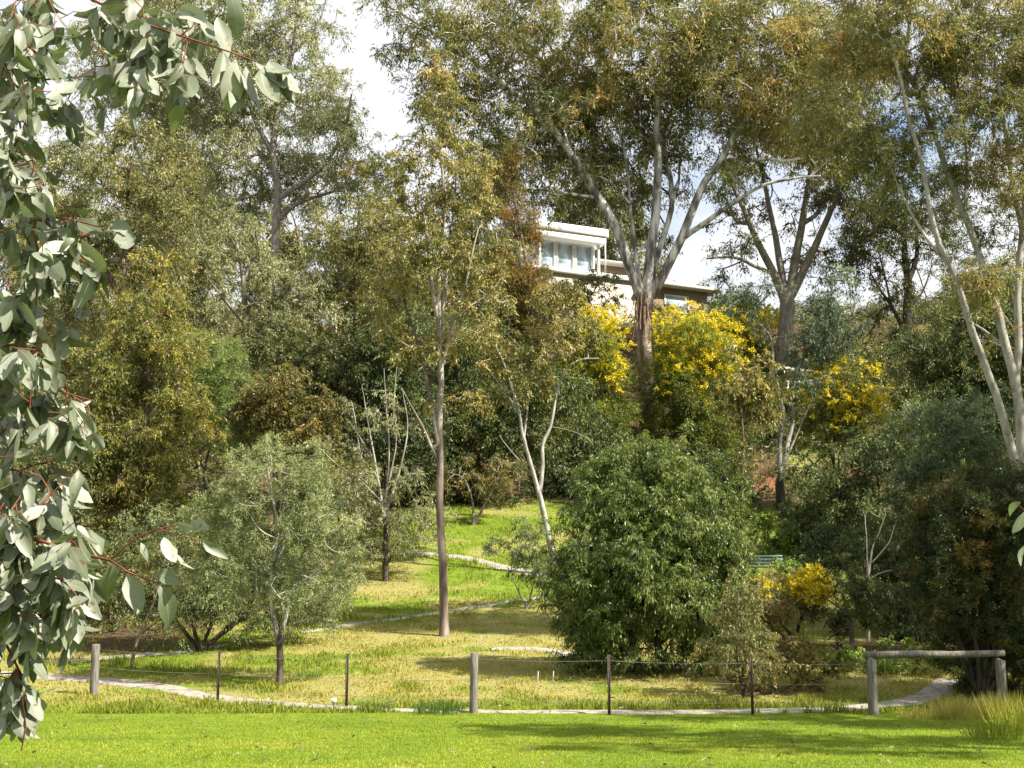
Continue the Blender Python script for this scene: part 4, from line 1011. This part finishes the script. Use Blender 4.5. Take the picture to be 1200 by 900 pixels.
# trees outside the frame on the right: they throw the long shadows over the lawn
tree('gum_tree', 'gum tree just outside the right edge of the lawn', 'tree', 18.5, 1740, [([(1730, 600), (1710, 300), (1690, 0), (1680, -200)], .22, .06, 0), ([(1710, 300), (1570, 130), (1490, 60)], .09, .03, -.5), ([(1710, 250), (1850, 60), (1890, 0)], .09, .03, .5), ([(1705, 200), (1590, -60), (1530, -160)], .09, .03, 1)],
  [(1490, 250, 110, 70, .5, 1.3, 1.2), (1630, 60, 150, 90, 1, 1.6, 1.0), (1450, 60, 110, 80, -.8, 1.3, .9), (1790, 150, 120, 100, .5, 1.3, 1.1), (1530, -120, 130, 80, 1, 1.3, 1.0), (1680, -300, 150, 110, 1, 1.5, 1.0), (1370, 420, 60, 50, .3, .8, .9), (1510, 430, 80, 50, -.5, .9, .8)],
  'gum', 'grey', cover=1.5, L=8, W=2, R=26, minfrac=.5)
tree('gum_tree', 'second gum tree farther outside the right edge of the picture', 'tree', 23.5, 1760, [([(1755, 600), (1745, 400), (1735, 100)], .25, .06, 0)],
  [(1620, 250, 110, 80, 0, 1.6, 1.0), (1740, 80, 130, 110, 0, 1.8, 1.1), (1640, -80, 110, 80, 0, 1.6, .9), (1840, 300, 100, 100, 0, 1.6, 1.2), (1560, 420, 70, 60, .5, 1, .8)], 'gumdark', 'brown', cover=1.5, L=7, W=1.8, R=22)
for (lab, px, D, rows) in (('broad dense gum outside the right edge behind the tall one', 1600, 33, ((1580, 180, 130, 110), (1500, 330, 80, 80), (1640, 360, 110, 110), (1600, 10, 100, 90), (1440, 460, 60, 60))), ('tall dense gum outside the right edge beyond the log barrier', 1690, 28, ((1640, 130, 130, 110), (1570, 300, 90, 90), (1700, 320, 120, 110), (1660, -60, 110, 90), (1480, 420, 70, 60))),
                          ('wide dense gum outside the right edge up the slope', 1560, 38, ((1540, 190, 120, 110), (1470, 320, 80, 90), (1620, 330, 110, 110), (1560, 30, 100, 90)))):
    tree('gum_tree', lab, 'tree', D, px, [([(px, 600), (px - 8, 400), (px - 12, 200)], .28, .08, 0)], [(a, b, c, d, 0, 2.4, 1.5) for a, b, c, d in rows], 'gumdark', 'brown', L=6, W=1.8, R=20)
print('leaves', LEAFCOUNT[0])

# ------------------------------------------------------------------ foreground gum branches on the left
def broad_leaves(name, pos, d, nrm, L, W, mat, parent, off, rng, tint):
    """broad curved leaves: 6 rows of 3 points each, folded along the midrib"""
    n = len(pos)
    s = unit(np.cross(d, nrm)); nr = np.cross(s, d)
    prof_t = np.array([0, .12, .3, .52, .75, .92, 1.0])
    prof_w = np.array([.06, .55, .95, 1.0, .78, .38, .02])
    k = len(prof_t)
    curl = rng.normal(.0, .75, n); fold = rng.uniform(-.05, .32, n); sway = rng.normal(0, .22, n); twist = rng.normal(0, .7, n)
    v = np.empty((n, k, 5, 3))
    xs = np.array([-1, -.55, 0, .55, 1])
    for j in range(k):
        t = prof_t[j]
        c = pos + d * (L * (t - .10 * np.abs(curl) * t * t))[:, None] + nr * (L * curl * .5 * t * t)[:, None] + s * (L * sway * (t - t * t))[:, None]
        a = twist * (t - .3)
        s2 = s * np.cos(a)[:, None] + nr * np.sin(a)[:, None]
        n2 = -s * np.sin(a)[:, None] + nr * np.cos(a)[:, None]
        for q, x in enumerate(xs):
            w = W * .5 * prof_w[j] * (1 + rng.normal(0, .13, n) * (abs(x) > .9))
            v[:, j, q] = c + s2 * (x * w)[:, None] + n2 * (abs(x) * w * fold * 2)[:, None] + n2 * (rng.normal(0, .03, n) * w)[:, None]
    idx = np.arange(n)[:, None, None] * (k * 5) + np.arange(k - 1)[None, :, None] * 5 + np.arange(4)[None, None, :]
    f = np.stack([idx, idx + 1, idx + 6, idx + 5], -1).reshape(-1, 4)
    mid = np.broadcast_to((xs == 0).astype(float)[None, None, :], (n, k, 5)).ravel()
    me = mesh_from(name, v.reshape(-1, 3) - off, f.ravel(), np.full(len(f), 4), {'tint': ('FACE', np.repeat(tint, (k - 1) * 4)), 'midrib': ('POINT', mid)}, smooth=True)
    return link(name, me, mat, parent)

def fg_mat():
    m, n, l = new_mat('broad_gum_leaf')
    out = n.new('ShaderNodeOutputMaterial')
    at = n.new('ShaderNodeAttribute'); at.attribute_name = 'tint'
    r = ramp(n, [(.085, .105, .055), (.165, .19, .125), (.25, .27, .21), (.40, .40, .34)])
    tc = n.new('ShaderNodeTexCoord'); ns = n.new('ShaderNodeTexNoise'); ns.inputs['Scale'].default_value = 22; ns.inputs['Detail'].default_value = 5
    l.new(tc.outputs['Object'], ns.inputs['Vector'])
    ad = n.new('ShaderNodeMath'); ad.operation = 'MULTIPLY_ADD'; ad.inputs[1].default_value = .7
    sb = n.new('ShaderNodeMath'); sb.operation = 'SUBTRACT'; sb.inputs[1].default_value = .5
    l.new(ns.outputs['Fac'], sb.inputs[0]); l.new(sb.outputs[0], ad.inputs[0]); l.new(at.outputs['Fac'], ad.inputs[2])
    l.new(ad.outputs[0], r.inputs['Fac'])
    a2 = n.new('ShaderNodeAttribute'); a2.attribute_name = 'midrib'
    pw = n.new('ShaderNodeMath'); pw.operation = 'POWER'; pw.inputs[1].default_value = 8; l.new(a2.outputs['Fac'], pw.inputs[0])
    m2 = n.new('ShaderNodeMath'); m2.operation = 'MULTIPLY'; m2.inputs[1].default_value = .55; l.new(pw.outputs[0], m2.inputs[0])
    # brown blemishes
    n3 = n.new('ShaderNodeTexNoise'); n3.inputs['Scale'].default_value = 60; n3.inputs['Detail'].default_value = 2; l.new(tc.outputs['Object'], n3.inputs['Vector'])
    br = ramp(n, [(0, 0, 0), (1, 1, 1)], [.63, .70]); l.new(n3.outputs['Fac'], br.inputs['Fac'])
    mx = n.new('ShaderNodeMix'); mx.data_type = 'RGBA'; mx.inputs['B'].default_value = (.36, .34, .2, 1)
    l.new(m2.outputs[0], mx.inputs['Factor']); l.new(r.outputs['Color'], mx.inputs['A'])
    mb = n.new('ShaderNodeMix'); mb.data_type = 'RGBA'; mb.inputs['B'].default_value = (.16, .10, .05, 1)
    l.new(br.outputs['Color'], mb.inputs['Factor']); l.new(mx.outputs['Result'], mb.inputs['A'])
    b = n.new('ShaderNodeBsdfPrincipled'); b.inputs['Roughness'].default_value = .5; b.inputs['Specular IOR Level'].default_value = .45
    l.new(mb.outputs['Result'], b.inputs['Base Color'])
    t = n.new('ShaderNodeBsdfTranslucent'); t.inputs['Color'].default_value = (.17, .22, .07, 1)
    s = n.new('ShaderNodeMixShader'); s.inputs['Fac'].default_value = .22
    l.new(b.outputs[0], s.inputs[1]); l.new(t.outputs[0], s.inputs[2]); l.new(s.outputs[0], out.inputs['Surface'])
    return m
FGM = fg_mat()

def fg_gum(label, foot_xy, stems, blobs, extra, seed, trunk_pts, tr=.10):
    rng = np.random.default_rng(seed)
    foot = np.array((foot_xy[0], foot_xy[1], float(T(*foot_xy))))
    sk = Skel()
    sk.limb(np.array([foot - np.array((0, 0, .1))] + [np.array(p) for p in trunk_pts]), tr * .8, tr * .4, rng, wig=0, root=True)
    for pts, r0, r1, D0, D1 in stems:
        q = [P(a, b, D0 + (D1 - D0) * j / (len(pts) - 1)) for j, (a, b) in enumerate(pts)]
        k = sk.nearest(q[0])
        sk.limb(np.array([sk.p[k], *q]), r0, r1, rng, wig=.35)
    tg = []
    for (px, py, rx, ry, D, rd, n) in blobs:
        for _ in range(int(n * 2.0)):
            while True:
                u = rng.uniform(-1, 1, 3)
                if (u ** 2).sum() < 1: break
            tg.append(P(px + rx * u[0], py + ry * u[1], D + rd * u[2]))
    tg = np.array(tg)
    n_lock = len(sk.p)
    sk.grow(tg, rng, .06, .0013, 0.2, .10)
    sk.finish(.0013, 2.7)
    th = thing('gum_tree', label, 'tree', foot)
    link('branches', sk.mesh('branches', foot), BM['red'], th)
    st = Skel()
    st.limb(np.array([foot - np.array((0, 0, .1))] + [np.array(p) for p in trunk_pts]), tr, tr * .5, rng, wig=0, root=True)
    link('trunk', st.mesh('trunk', foot), BM['grey'], th)
    pos, d, Ls = [], [], []
    for t in tg:                                    # the last stretch of each twig carries leaves in pairs
        i = sk.nearest(t)
        chain = [i]
        while len(chain) < 4 and sk.par[chain[-1]] >= 0: chain.append(sk.par[chain[-1]])
        for q in range(rng.integers(5, 8)):
            a, b = sk.p[chain[0]], sk.p[chain[-1]]
            u = rng.uniform(0, 1) ** 1.3
            p = a * (1 - u) + b * u
            dr = unit(np.array((rng.normal(0, .6), rng.normal(0, .6), -1.0)) + .35 * unit(a - b))
            pos.append(p + dr * .012); d.append(dr); Ls.append(rng.uniform(.04, .095))
    for (px, py, D, ang, ln) in extra:
        p = P(px, py, D)
        pos.append(p); d.append(unit(np.array((math.sin(math.radians(ang)), rng.normal(0, .15), -math.cos(math.radians(ang)))))); Ls.append(ln)
    pos, d, Ls = np.array(pos), np.array(d), np.array(Ls)
    n = len(pos)
    nrm = unit(rng.normal(0, 1, (n, 3)) + np.array((.45, -.6, .25)))
    if extra: nrm[-len(extra):] = unit(rng.normal(0, .35, (len(extra), 3)) + np.array((.6, -.8, .25)))
    broad_leaves('leaves', pos, d, nrm, Ls, Ls * rng.uniform(.30, .52, n), FGM, th, foot, rng, np.clip(rng.normal(.48, .32, n), 0, 1))
    return th

fg_gum('foreground gum with red twigs and broad grey green leaves hanging in at the left edge', (-2.0, 3.3),
  [([(-80, -60), (40, -30), (105, 0), (160, 25), (210, 42), (268, 60), (300, 72)], 0.0060, 0.0015, 3.2, 3.0),
   ([(-80, 130), (0, 98), (80, 92), (140, 88), (190, 72)], 0.0048, 0.0014, 3.3, 3.2),
   ([(-80, 200), (0, 180), (30, 230), (45, 300), (40, 400), (35, 480)], 0.0054, 0.0014, 3.1, 3.2),
   ([(-80, 240), (30, 250), (80, 258), (125, 268)], 0.0036, 0.0014, 3.4, 3.1),
   ([(-80, 420), (0, 430), (60, 455), (110, 470)], 0.0042, 0.0014, 3.3, 3.2),
   ([(-80, 580), (0, 610), (45, 632), (90, 648), (130, 657), (160, 632), (190, 620), (215, 614)], 0.0048, 0.0013, 3.0, 2.9),
   ([(128, 656), (150, 668), (175, 678), (188, 684)], 0.0024, 0.0013, 2.93, 2.9),
   ([(190, 622), (215, 628), (238, 634)], 0.0018, 0.0011, 2.9, 2.9),
   ([(-80, 620), (10, 660), (60, 700), (80, 730)], 0.0042, 0.0014, 3.2, 3.1),
   ([(-80, 660), (-10, 720), (20, 780), (30, 850), (25, 880)], 0.0048, 0.0014, 3.0, 3.1)],
  [(40, 30, 110, 70, 3.2, .35, 17), (180, 20, 80, 40, 3.15, .25, 8), (60, 105, 90, 40, 3.2, .3, 9), (170, 75, 70, 40, 3.1, .2, 7), (20, 200, 80, 60, 3.2, .3, 11), (70, 280, 65, 40, 3.2, .25, 9), (10, 340, 75, 60, 3.2, .3, 9), (80, 330, 40, 40, 3.2, .2, 3),
   (25, 460, 85, 60, 3.2, .3, 13), (85, 480, 35, 35, 3.15, .2, 4), (20, 580, 80, 60, 3.2, .3, 10), (75, 650, 60, 45, 3.1, .25, 9), (0, 680, 60, 60, 3.1, .25, 8), (50, 725, 45, 35, 3.1, .2, 5), (15, 810, 30, 45, 3.1, .15, 6), (30, 620, 80, 60, 3.0, .25, 8), (70, 560, 50, 40, 3.1, .2, 4), (20, 400, 80, 40, 3.15, .25, 6), (60, 700, 50, 50, 3.05, .2, 6), (-60, 300, 60, 300, 3.2, .3, 14)],
  [(268, 72, 3.0, 12, .125), (276, 70, 2.98, 2, .12), (308, 80, 2.98, 14, .125), (322, 84, 3.0, 24, .10), (340, 86, 3.0, 10, .085), (262, 62, 3.02, -8, .10), (288, 78, 3.0, 8, .13), (300, 74, 3.0, 22, .12), (315, 72, 3.0, 30, .115), (280, 80, 3.02, -6, .13), (330, 80, 3.0, 15, .09), (255, 20, 3.05, 10, .11), (270, -5, 3.05, 10, .10), (205, 612, 2.9, 85, .05), (222, 612, 2.9, 80, .055), (238, 634, 2.9, 55, .065), (192, 630, 2.9, 20, .07), (188, 686, 2.9, 25, .085), (180, 672, 2.9, 70, .06), (165, 636, 2.92, 30, .06), (150, 672, 2.92, 15, .09), (135, 660, 2.93, -10, .085), (208, 650, 2.9, 5, .05), (130, 262, 3.1, 60, .06), (140, 270, 3.1, 20, .08)],
  11, [(-1.95, 3.3, 1.2), (-1.75, 3.25, 2.2), (-1.65, 3.2, 3.2), (-1.6, 3.2, 4.2)])
fg_gum('foreground sapling with a few broad pale leaves poking in at the right edge', (1.9, 3.6),
  [([(1320, 640), (1240, 615), (1200, 600), (1192, 590)], 0.0030, 0.0013, 3.5, 3.4), ([(1250, 620), (1215, 640), (1200, 650)], 0.0018, 0.0011, 3.45, 3.4)],
  [(1280, 560, 50, 60, 3.5, .2, 6)], [(1196, 588, 3.4, -50, .05), (1200, 600, 3.4, -30, .06), (1200, 640, 3.4, -20, .05), (1206, 596, 3.42, 10, .07)], 12, [(1.85, 3.6, .8), (1.8, 3.55, 1.6), (1.8, 3.5, 2.1)], .035)

# ------------------------------------------------------------------ fence, barrier, bench, stakes
WOODM = noise_mat('weathered_wood', [(.07, .06, .047), (.155, .14, .115), (.27, .25, .22)], 9, (3, 3, .35), .9, 8, .6)
STEELM = noise_mat('rusty_steel', [(.02, .014, .011), (.045, .032, .025), (.09, .055, .035)], 20, (1, 1, 1), .6, 4, .1)
WIREM = noise_mat('fence_wire', [(.16, .15, .14), (.28, .27, .25)], 12, (1, 1, 1), .45, 3, 0)

def round_post(h, r, seed, lean=(0, 0)):
    rng = np.random.default_rng(seed)
    m = MB()
    zs = [-.25, 0, h * .25, h * .5, h * .75, h - .02, h]
    m.tube([(lean[0] * z + rng.normal(0, .004), lean[1] * z + rng.normal(0, .004), z) for z in zs], [r * 1.04, r * 1.03, r, r * .99, r * .98, r * .97, r * .86], 14, .03, seed)
    return m

def build_fence():
    wood = [(110, 815, 1.12, .095), (555, 836, 1.22, .085)]
    pick = [(255, 823, 1.1), (406, 829, 1.12), (714, 838, 1.2), (882, 838, 1.15)]
    posts = []
    th = thing('wire_fence', 'wire fence of timber posts and thin steel pickets along the lawn edge', 'fence', G(555, 836))
    o = np.array(th.location)
    for k, (px, row, h, r) in enumerate(wood):
        g = G(px, row)
        p = round_post(h, r, 40 + k, (.02 * (k - .5), .0)).build('wooden_post', WOODM, th, True, g - o)
        posts.append((g[0], g, h))
    for k, (px, row, h) in enumerate(pick):
        g = G(px, row)
        m = MB()                                             # star picket: three fins
        for a in (90, 210, 330):
            c, s = math.cos(math.radians(a)), math.sin(math.radians(a))
            t = .005
            v = [(-s * t, c * t), (s * t, -c * t), (s * t + c * .032, -c * t + s * .032), (-s * t + c * .032, c * t + s * .032)]
            m.add([(x, y, z) for z in (-.25, h) for x, y in v], [(3, 2, 1, 0), (4, 5, 6, 7), (0, 1, 5, 4), (1, 2, 6, 5), (2, 3, 7, 6), (3, 0, 4, 7)])
        m.build('steel_picket', STEELM, th, loc=g - o)
        posts.append((g[0], g, h))
    g = G(1018, 838)
    posts.append((g[0], g, 1.15))
    posts.sort(key=lambda q: q[0])
    for fr in (.9, .55, .22):
        pts = []
        for (a, b) in zip(posts[:-1], posts[1:]):
            for t in np.linspace(0, 1, 7)[:-1]:
                pa, pb = a[1] + np.array((0, 0, a[2] * fr)), b[1] + np.array((0, 0, b[2] * fr))
                pts.append(pa * (1 - t) + pb * t - np.array((0, -.03, .035 * 4 * t * (1 - t))))
        pts.append(posts[-1][1] + np.array((0, .03, posts[-1][2] * fr)))
        MB().tube(np.array(pts) - o, .0035, 5).build('wire', WIREM, th, True)
build_fence()

def build_barrier():
    a, b = G(1024, 838), G(1176, 836)
    th = thing('log_barrier', 'grey log barrier of two thick posts and one rail across the path', 'barrier', a)
    h = 1.25
    v = b - a
    round_post(h - .13, .105, 61).build('post', WOODM, th, True)
    round_post(h - .16, .105, 62).build('post', WOODM, th, True, v)
    L = np.linspace(-.06, 1.03, 9)
    rng = np.random.default_rng(6)
    pts = [v * t + np.array((rng.normal(0, .006), 0, h - .055 + rng.normal(0, .008))) for t in L]
    MB().tube(pts, [.07, .078, .075, .08, .077, .075, .072, .07, .066], 14, .03, 8).build('rail', WOODM, th, True)
build_barrier()

def build_bench():
    g = G(893, 679)
    M = noise_mat('green_bench_paint', [(.025, .05, .045), (.05, .085, .075), (.09, .13, .115)], 6, (1, 1, 1), .4, 4, .1, spec=.5)
    th = thing('park_bench', 'dark green slatted park bench half hidden behind the yellow flowers', 'bench', g, math.radians(-6))
    def slats(fn, n, name):
        m = MB()
        for k in range(n): fn(m, k)
        return m.build(name, M, th)
    slats(lambda m, k: m.box(-.8, .8, -.25 + k * .115, -.25 + k * .115 + .095, .43, .465, .008), 4, 'seat')
    slats(lambda m, k: m.box(-.8, .8, .235 + k * .03, .265 + k * .03, .55 + k * .125, .645 + k * .125, .008), 3, 'backrest')
    for sx in (-.62, .62):
        m = MB()
        m.box(sx - .03, sx + .03, -.22, -.16, -.05, .43, .008).box(sx - .03, sx + .03, .16, .22, -.05, .43, .008).box(sx - .028, sx + .028, -.158, .158, .36, .42, .008)
        m.add([(sx + dx, y, z) for dx in (-.025, .025) for (y, z) in ((.18, .432), (.234, .432), (.36, .93), (.32, .93))], [(0, 1, 2, 3), (7, 6, 5, 4), (0, 4, 5, 1), (1, 5, 6, 2), (2, 6, 7, 3), (3, 7, 4, 0)])
        m.build('leg_frame', STEELM, th)
build_bench()

STAKEM = noise_mat('pale_stake', [(.4, .38, .33), (.6, .57, .5)], 14, (1, 1, .3), .8, 3, .1)
def stake(px, row, h, label):
    g = G(px, row)
    m = MB().tube([(0, 0, -.1), (0.005, 0, h * .5), (0.015, 0, h - .03), (.016, 0, h)], [.014, .014, .013, .004], 6)
    o = m.build('plant_stake', STAKEM, None, True, g)
    tag(o, label, 'stake', 'pale plant stakes in the grass')
stake(630, 803, .32, 'short pale stake in the shade right of the middle timber post')
stake(563, 757, .30, 'thin pale stake in the sunny grass above the middle timber post')
stake(633, 699, .30, 'thin pale stake beside the low thin shrub')
stake(648, 799, .25, 'shortest pale stake, close to the big bush shadow')

def marker():
    g = G(391, 831)
    th = thing('path_marker', 'tiny white marker box on a peg beside the path and a steel picket', 'marker', g)
    WH = noise_mat('white_marker', [(.6, .6, .57), (.8, .8, .77)], 10, (1, 1, 1), .6, 3, 0)
    MB().tube([(0, 0, -.1), (0, 0, .13)], .012, 8).build('peg', STEELM, th)
    MB().box(-.055, .055, -.03, .03, .13, .22, .01).build('box', WH, th)
    g = G(999, 782)
    th = thing('plant_tag', 'small white tag on a thin stem left of the log barrier', 'tag', g)
    MB().tube([(0, 0, -.1), (0, 0, .3)], .008, 8).build('stem', STEELM, th)
    MB().box(-.07, .07, -.01, .01, .3, .35, .004).build('plate', WH, th)
marker()

def fallen():
    rng = np.random.default_rng(77)
    n = 5200
    y = 15 + 45 * rng.uniform(0, 1, n) ** 1.2; x = rng.uniform(-1, 1, n) * (y * .37 + .5)
    k = (y > 29.5) | (rng.uniform(0, 1, n) < .22)
    x, y = x[k], y[k]; n = len(x)
    a = rng.uniform(0, 6.28, n)
    d = unit(np.stack([np.cos(a), np.sin(a), rng.normal(.1, .25, n)], -1))
    p = np.stack([x, y, T(x, y) + .03 + .05 * (y > 29.5)], -1)
    v = leaf_quads(p, d, rng.uniform(.06, .14, n), rng.uniform(.02, .035, n), rng, .08)
    me = mesh_from('fallen_leaves', v, np.arange(n * 4), np.full(n, 4), {'tint': ('FACE', rng.uniform(0, 1, n))})
    tag(link('fallen_leaves', me, leaf_mat('fallen_leaf', [(.07, .04, .02), (.17, .10, .05), (.30, .22, .13), (.42, .36, .26)], gain=1, warm=(1, 1, 1))), 'dry fallen gum leaves scattered over the grass and paths', 'fallen leaves', kind='stuff')
fallen()

# tall tufts of grass at the right end of the lawn
def tuft(px, row, n, h, spr, tb, label, leaf='meadow'):
    g = G(px, row)
    rng = np.random.default_rng(int(px * 7 + row))
    a = rng.uniform(0, 6.28, n); rr = spr * rng.uniform(0, 1, n) ** .6
    p = np.stack([np.cos(a) * rr, np.sin(a) * rr, np.zeros(n)], -1)
    p[:, 2] = T(p[:, 0] + g[0], p[:, 1] + g[1]) - g[2] - .02
    d = unit(np.stack([np.cos(a) * .35 * rr / spr + rng.normal(0, .16, n), np.sin(a) * .35 * rr / spr + rng.normal(0, .16, n), np.ones(n)], -1))
    hh = h * rng.uniform(.5, 1.15, n)
    v = leaf_quads(p, d, hh, np.full(n, .012), rng, .06)
    me = mesh_from('grass_tuft', v, np.arange(n * 4), np.full(n, 4), {'tint': ('FACE', np.clip(tb + rng.normal(0, .13, n), 0, 1))})
    tag(link('grass_tuft', me, LM[leaf], None, g), label, 'grass tuft', 'tall grass tufts beside the lawn')
tuft(1165, 868, 260, .42, .5, .2, 'tall fresh green grass tuft at the bottom right')
tuft(1195, 862, 260, .75, .4, .35, 'tall half dry grass tuft at the right edge below the log barrier')
tuft(1125, 842, 600, .48, .5, .85, 'straw brown dry grass tuft below the log barrier rail')
tuft(1175, 843, 500, .55, .4, .75, 'pale dry grass tuft at the foot of the right barrier post')
tuft(1080, 842, 300, .3, .4, .8, 'small brown grass tuft beside the gravel by the barrier')
tuft(440, 833, 260, .26, .35, .1, 'green weed tuft left of the middle timber post', 'weed')
tuft(515, 836, 420, .34, .5, .1, 'larger green weed tuft at the middle timber post', 'weed')
tuft(475, 806, 160, .28, .25, .3, 'lone grass tuft in the straw coloured slope left of the middle post')
tuft(355, 796, 260, .26, .45, .2, 'fresh weed tuft right of the short dark trunk', 'weed')

# ------------------------------------------------------------------ the house on the hill and what else is built up there
def house():
    O = P(634, 311, 93); O[2] = float(T(O[0], 96)) - 1.2
    rz = math.radians(25)
    th = thing('white_house', 'white flat roofed modern house on the crest, seen between the gum limbs', 'house', O, rz)
    zl = zrow(93, 312) - O[2]            # top of the lower storey
    zt = zl + 2.05                       # underside of the upper roof
    WHT = noise_mat('house_white_paint', [(.72, .71, .68), (.80, .79, .76)], 2, (1, 1, 1), .7, 4, .05)
    CRM = noise_mat('house_cream_render', [(.38, .33, .265), (.46, .405, .33)], 3, (1, 1, 1), .85, 5, .1)
    BRN = noise_mat('house_brown_brick', [(.16, .11, .07), (.25, .18, .11), (.33, .25, .16)], 9, (1, 1, 3), .9, 5, .2)
    m, n, l = new_mat('window_glass')
    out = n.new('ShaderNodeOutputMaterial'); b = n.new('ShaderNodeBsdfPrincipled')
    tcn = n.new('ShaderNodeTexCoord'); nn = n.new('ShaderNodeTexNoise'); nn.inputs['Scale'].default_value = .8
    l.new(tcn.outputs['Object'], nn.inputs['Vector'])
    r = ramp(n, [(.10, .14, .17), (.16, .21, .25)]); l.new(nn.outputs['Fac'], r.inputs['Fac']); l.new(r.outputs['Color'], b.inputs['Base Color'])
    b.inputs['Roughness'].default_value = .04; b.inputs['Metallic'].default_value = .3; b.inputs['Specular IOR Level'].default_value = 1
    r.color_ramp.elements[0].color = (.45, .56, .66, 1); r.color_ramp.elements[1].color = (.55, .66, .75, 1)  # pale blue base colour stands in for the sky reflected in the panes
    l.new(b.outputs[0], out.inputs['Surface'])
    W = MB()
    W.box(-1.5, 7.6, .0, 6, -1, zl - .32)                     # lower storey
    W.build('lower_wall', CRM, th)
    MB().box(7.62, 13.2, -.2, 6, -1, zl - .5).build('wing_wall', BRN, th)
    MB().box(-1.8, 7.7, -.25, 6.3, zl - .315, zl, .03).build('ledge', WHT, th)
    wr = MB().box(7.72, 14.0, -.9, 6.6, zl - .495, zl - .28, .03)
    wr.build('wing_roof', noise_mat('wing_roof_sheet', [(.42, .40, .37), (.55, .53, .5)], 4, (1, 1, 1), .6, 4, .05), th)
    # upper storey: side wall, back wall, corner posts, band of windows
    U = MB()
    U.box(-.35, -.02, .25, 5.5, zl, zt).box(.0, 4.6, .8, 5.5, zl, zt)
    U.build('upper_wall', WHT, th)
    for k, (a, bb) in enumerate(((.2, 1.25), (1.55, 2.7), (3.0, 4.2))):
        w = MB()
        w.box(a - .13, a, .5, .795, zl + .1, zt - .02).box(bb, bb + .13, .5, .795, zl + .1, zt - .02).box(a, bb, .5, .795, zl + .02, zl + .1).box(a, bb, .5, .795, zt - .09, zt - .02)
        f = w.build('window', WHT, th)
        MB().box(a, bb, .6, .64, zl + .1, zt - .09).build('pane', m, f)
    for x in (-.14, 4.45):
        MB().box(x, x + .14, .0, .2, zl + .002, zt - .002, .01).build('corner_post', WHT, th)
    rf = MB().box(-.5, 4.95, -.3, 6.2, zt, zt + .52, .04).build('roof', WHT, th)
    MB().box(-.65, 5.1, -.42, 6.4, zt + .522, zt + 1.08, .05).build('roof_fascia', WHT, rf)
    MB().tube([(4.9, -.2, zl + .05), (4.9, -.2, zt)], .05, 8).build('downpipe', WHT, th)
    # recess to the right of the upper storey
    MB().box(4.75, 8.5, 3.0, 6.0, zl, zt - .5).build('rear_wall', BRN, th)
    MB().box(4.72, 9.0, 2.2, 6.3, zt - .49, zt - .3, .02).build('rear_roof', noise_mat('rear_roof_edge', [(.25, .24, .22), (.36, .35, .32)], 4, (1, 1, 1), .6, 3, 0), th)
    w = MB()
    w.box(9.6, 9.7, -.27, -.205, zl - 2.3, zl - 1.0).box(11.5, 11.6, -.27, -.205, zl - 2.3, zl - 1.0).box(9.7, 11.5, -.27, -.205, zl - 1.1, zl - 1.0).box(9.7, 11.5, -.27, -.205, zl - 2.3, zl - 2.2)
    f = w.build('window', WHT, th)
    MB().box(9.7, 11.5, -.245, -.21, zl - 2.2, zl - 1.1).build('pane', m, f)
    return WHT, CRM, BRN, m
WHT, CRM, BRN, GLASS = house()

def small_house(label, px, row, D, w, d, h, rz, wall, roofc, gable=1.0):
    x = P(px, row, D)[0]
    g = np.array((x, D, float(T(x, D)) - .3))
    top = zrow(D, row) - g[2]
    th = thing('small_building', label, 'building', g, rz)
    MB().box(-w / 2, w / 2, -d / 2, d / 2, -.5, top).build('wall', wall, th)
    e = .35
    v = [(-w / 2 - e, -d / 2 - e, top + .003), (w / 2 + e, -d / 2 - e, top + .003), (w / 2 + e, d / 2 + e, top + .003), (-w / 2 - e, d / 2 + e, top + .003), (-w / 2 - e, 0, top + gable), (w / 2 + e, 0, top + gable)]
    MB().add(v, [(3, 2, 1, 0), (0, 1, 5, 4), (2, 3, 4, 5), (1, 2, 5), (3, 0, 4)]).build('roof', roofc, th)
    f = MB().box(-.6, -.5, -d / 2 - .05, -d / 2 - .003, top - 1.7, top - .6).box(.5, .6, -d / 2 - .05, -d / 2 - .003, top - 1.7, top - .6).box(-.5, .5, -d / 2 - .05, -d / 2 - .003, top - .7, top - .6).box(-.5, .5, -d / 2 - .05, -d / 2 - .003, top - 1.7, top - 1.6).build('window', WHT, th)
    MB().box(-.5, .5, -d / 2 - .03, -d / 2 - .006, top - 1.6, top - .7).build('pane', GLASS, f)
    return th
TILE = noise_mat('pale_roof_tile', [(.45, .40, .34), (.6, .55, .48)], 6, (1, 3, 1), .7, 4, .2)
small_house('small dark shed with a pale roof tip among the trees right of the great gum', 926, 437, 79, 1.3, 1.3, 2, .3, BRN, TILE, .35)
small_house('white cottage glimpsed through the wattles right of the brick wing', 897, 408, 96, 3.2, 4, 2, .2, WHT, TILE, .4)
small_house('peach walled building half buried in the trees behind the golden wattle', 962, 440, 84, 4.6, 4, 3, -.1, noise_mat('peach_render', [(.5, .36, .25), (.6, .46, .34)], 3, (1, 1, 1), .85, 4, .05), TILE, .6)
small_house('cream cottage glimpsed through the gums on the left', 375, 368, 98, 6, 5, 3, .2, CRM, TILE, 1.0)
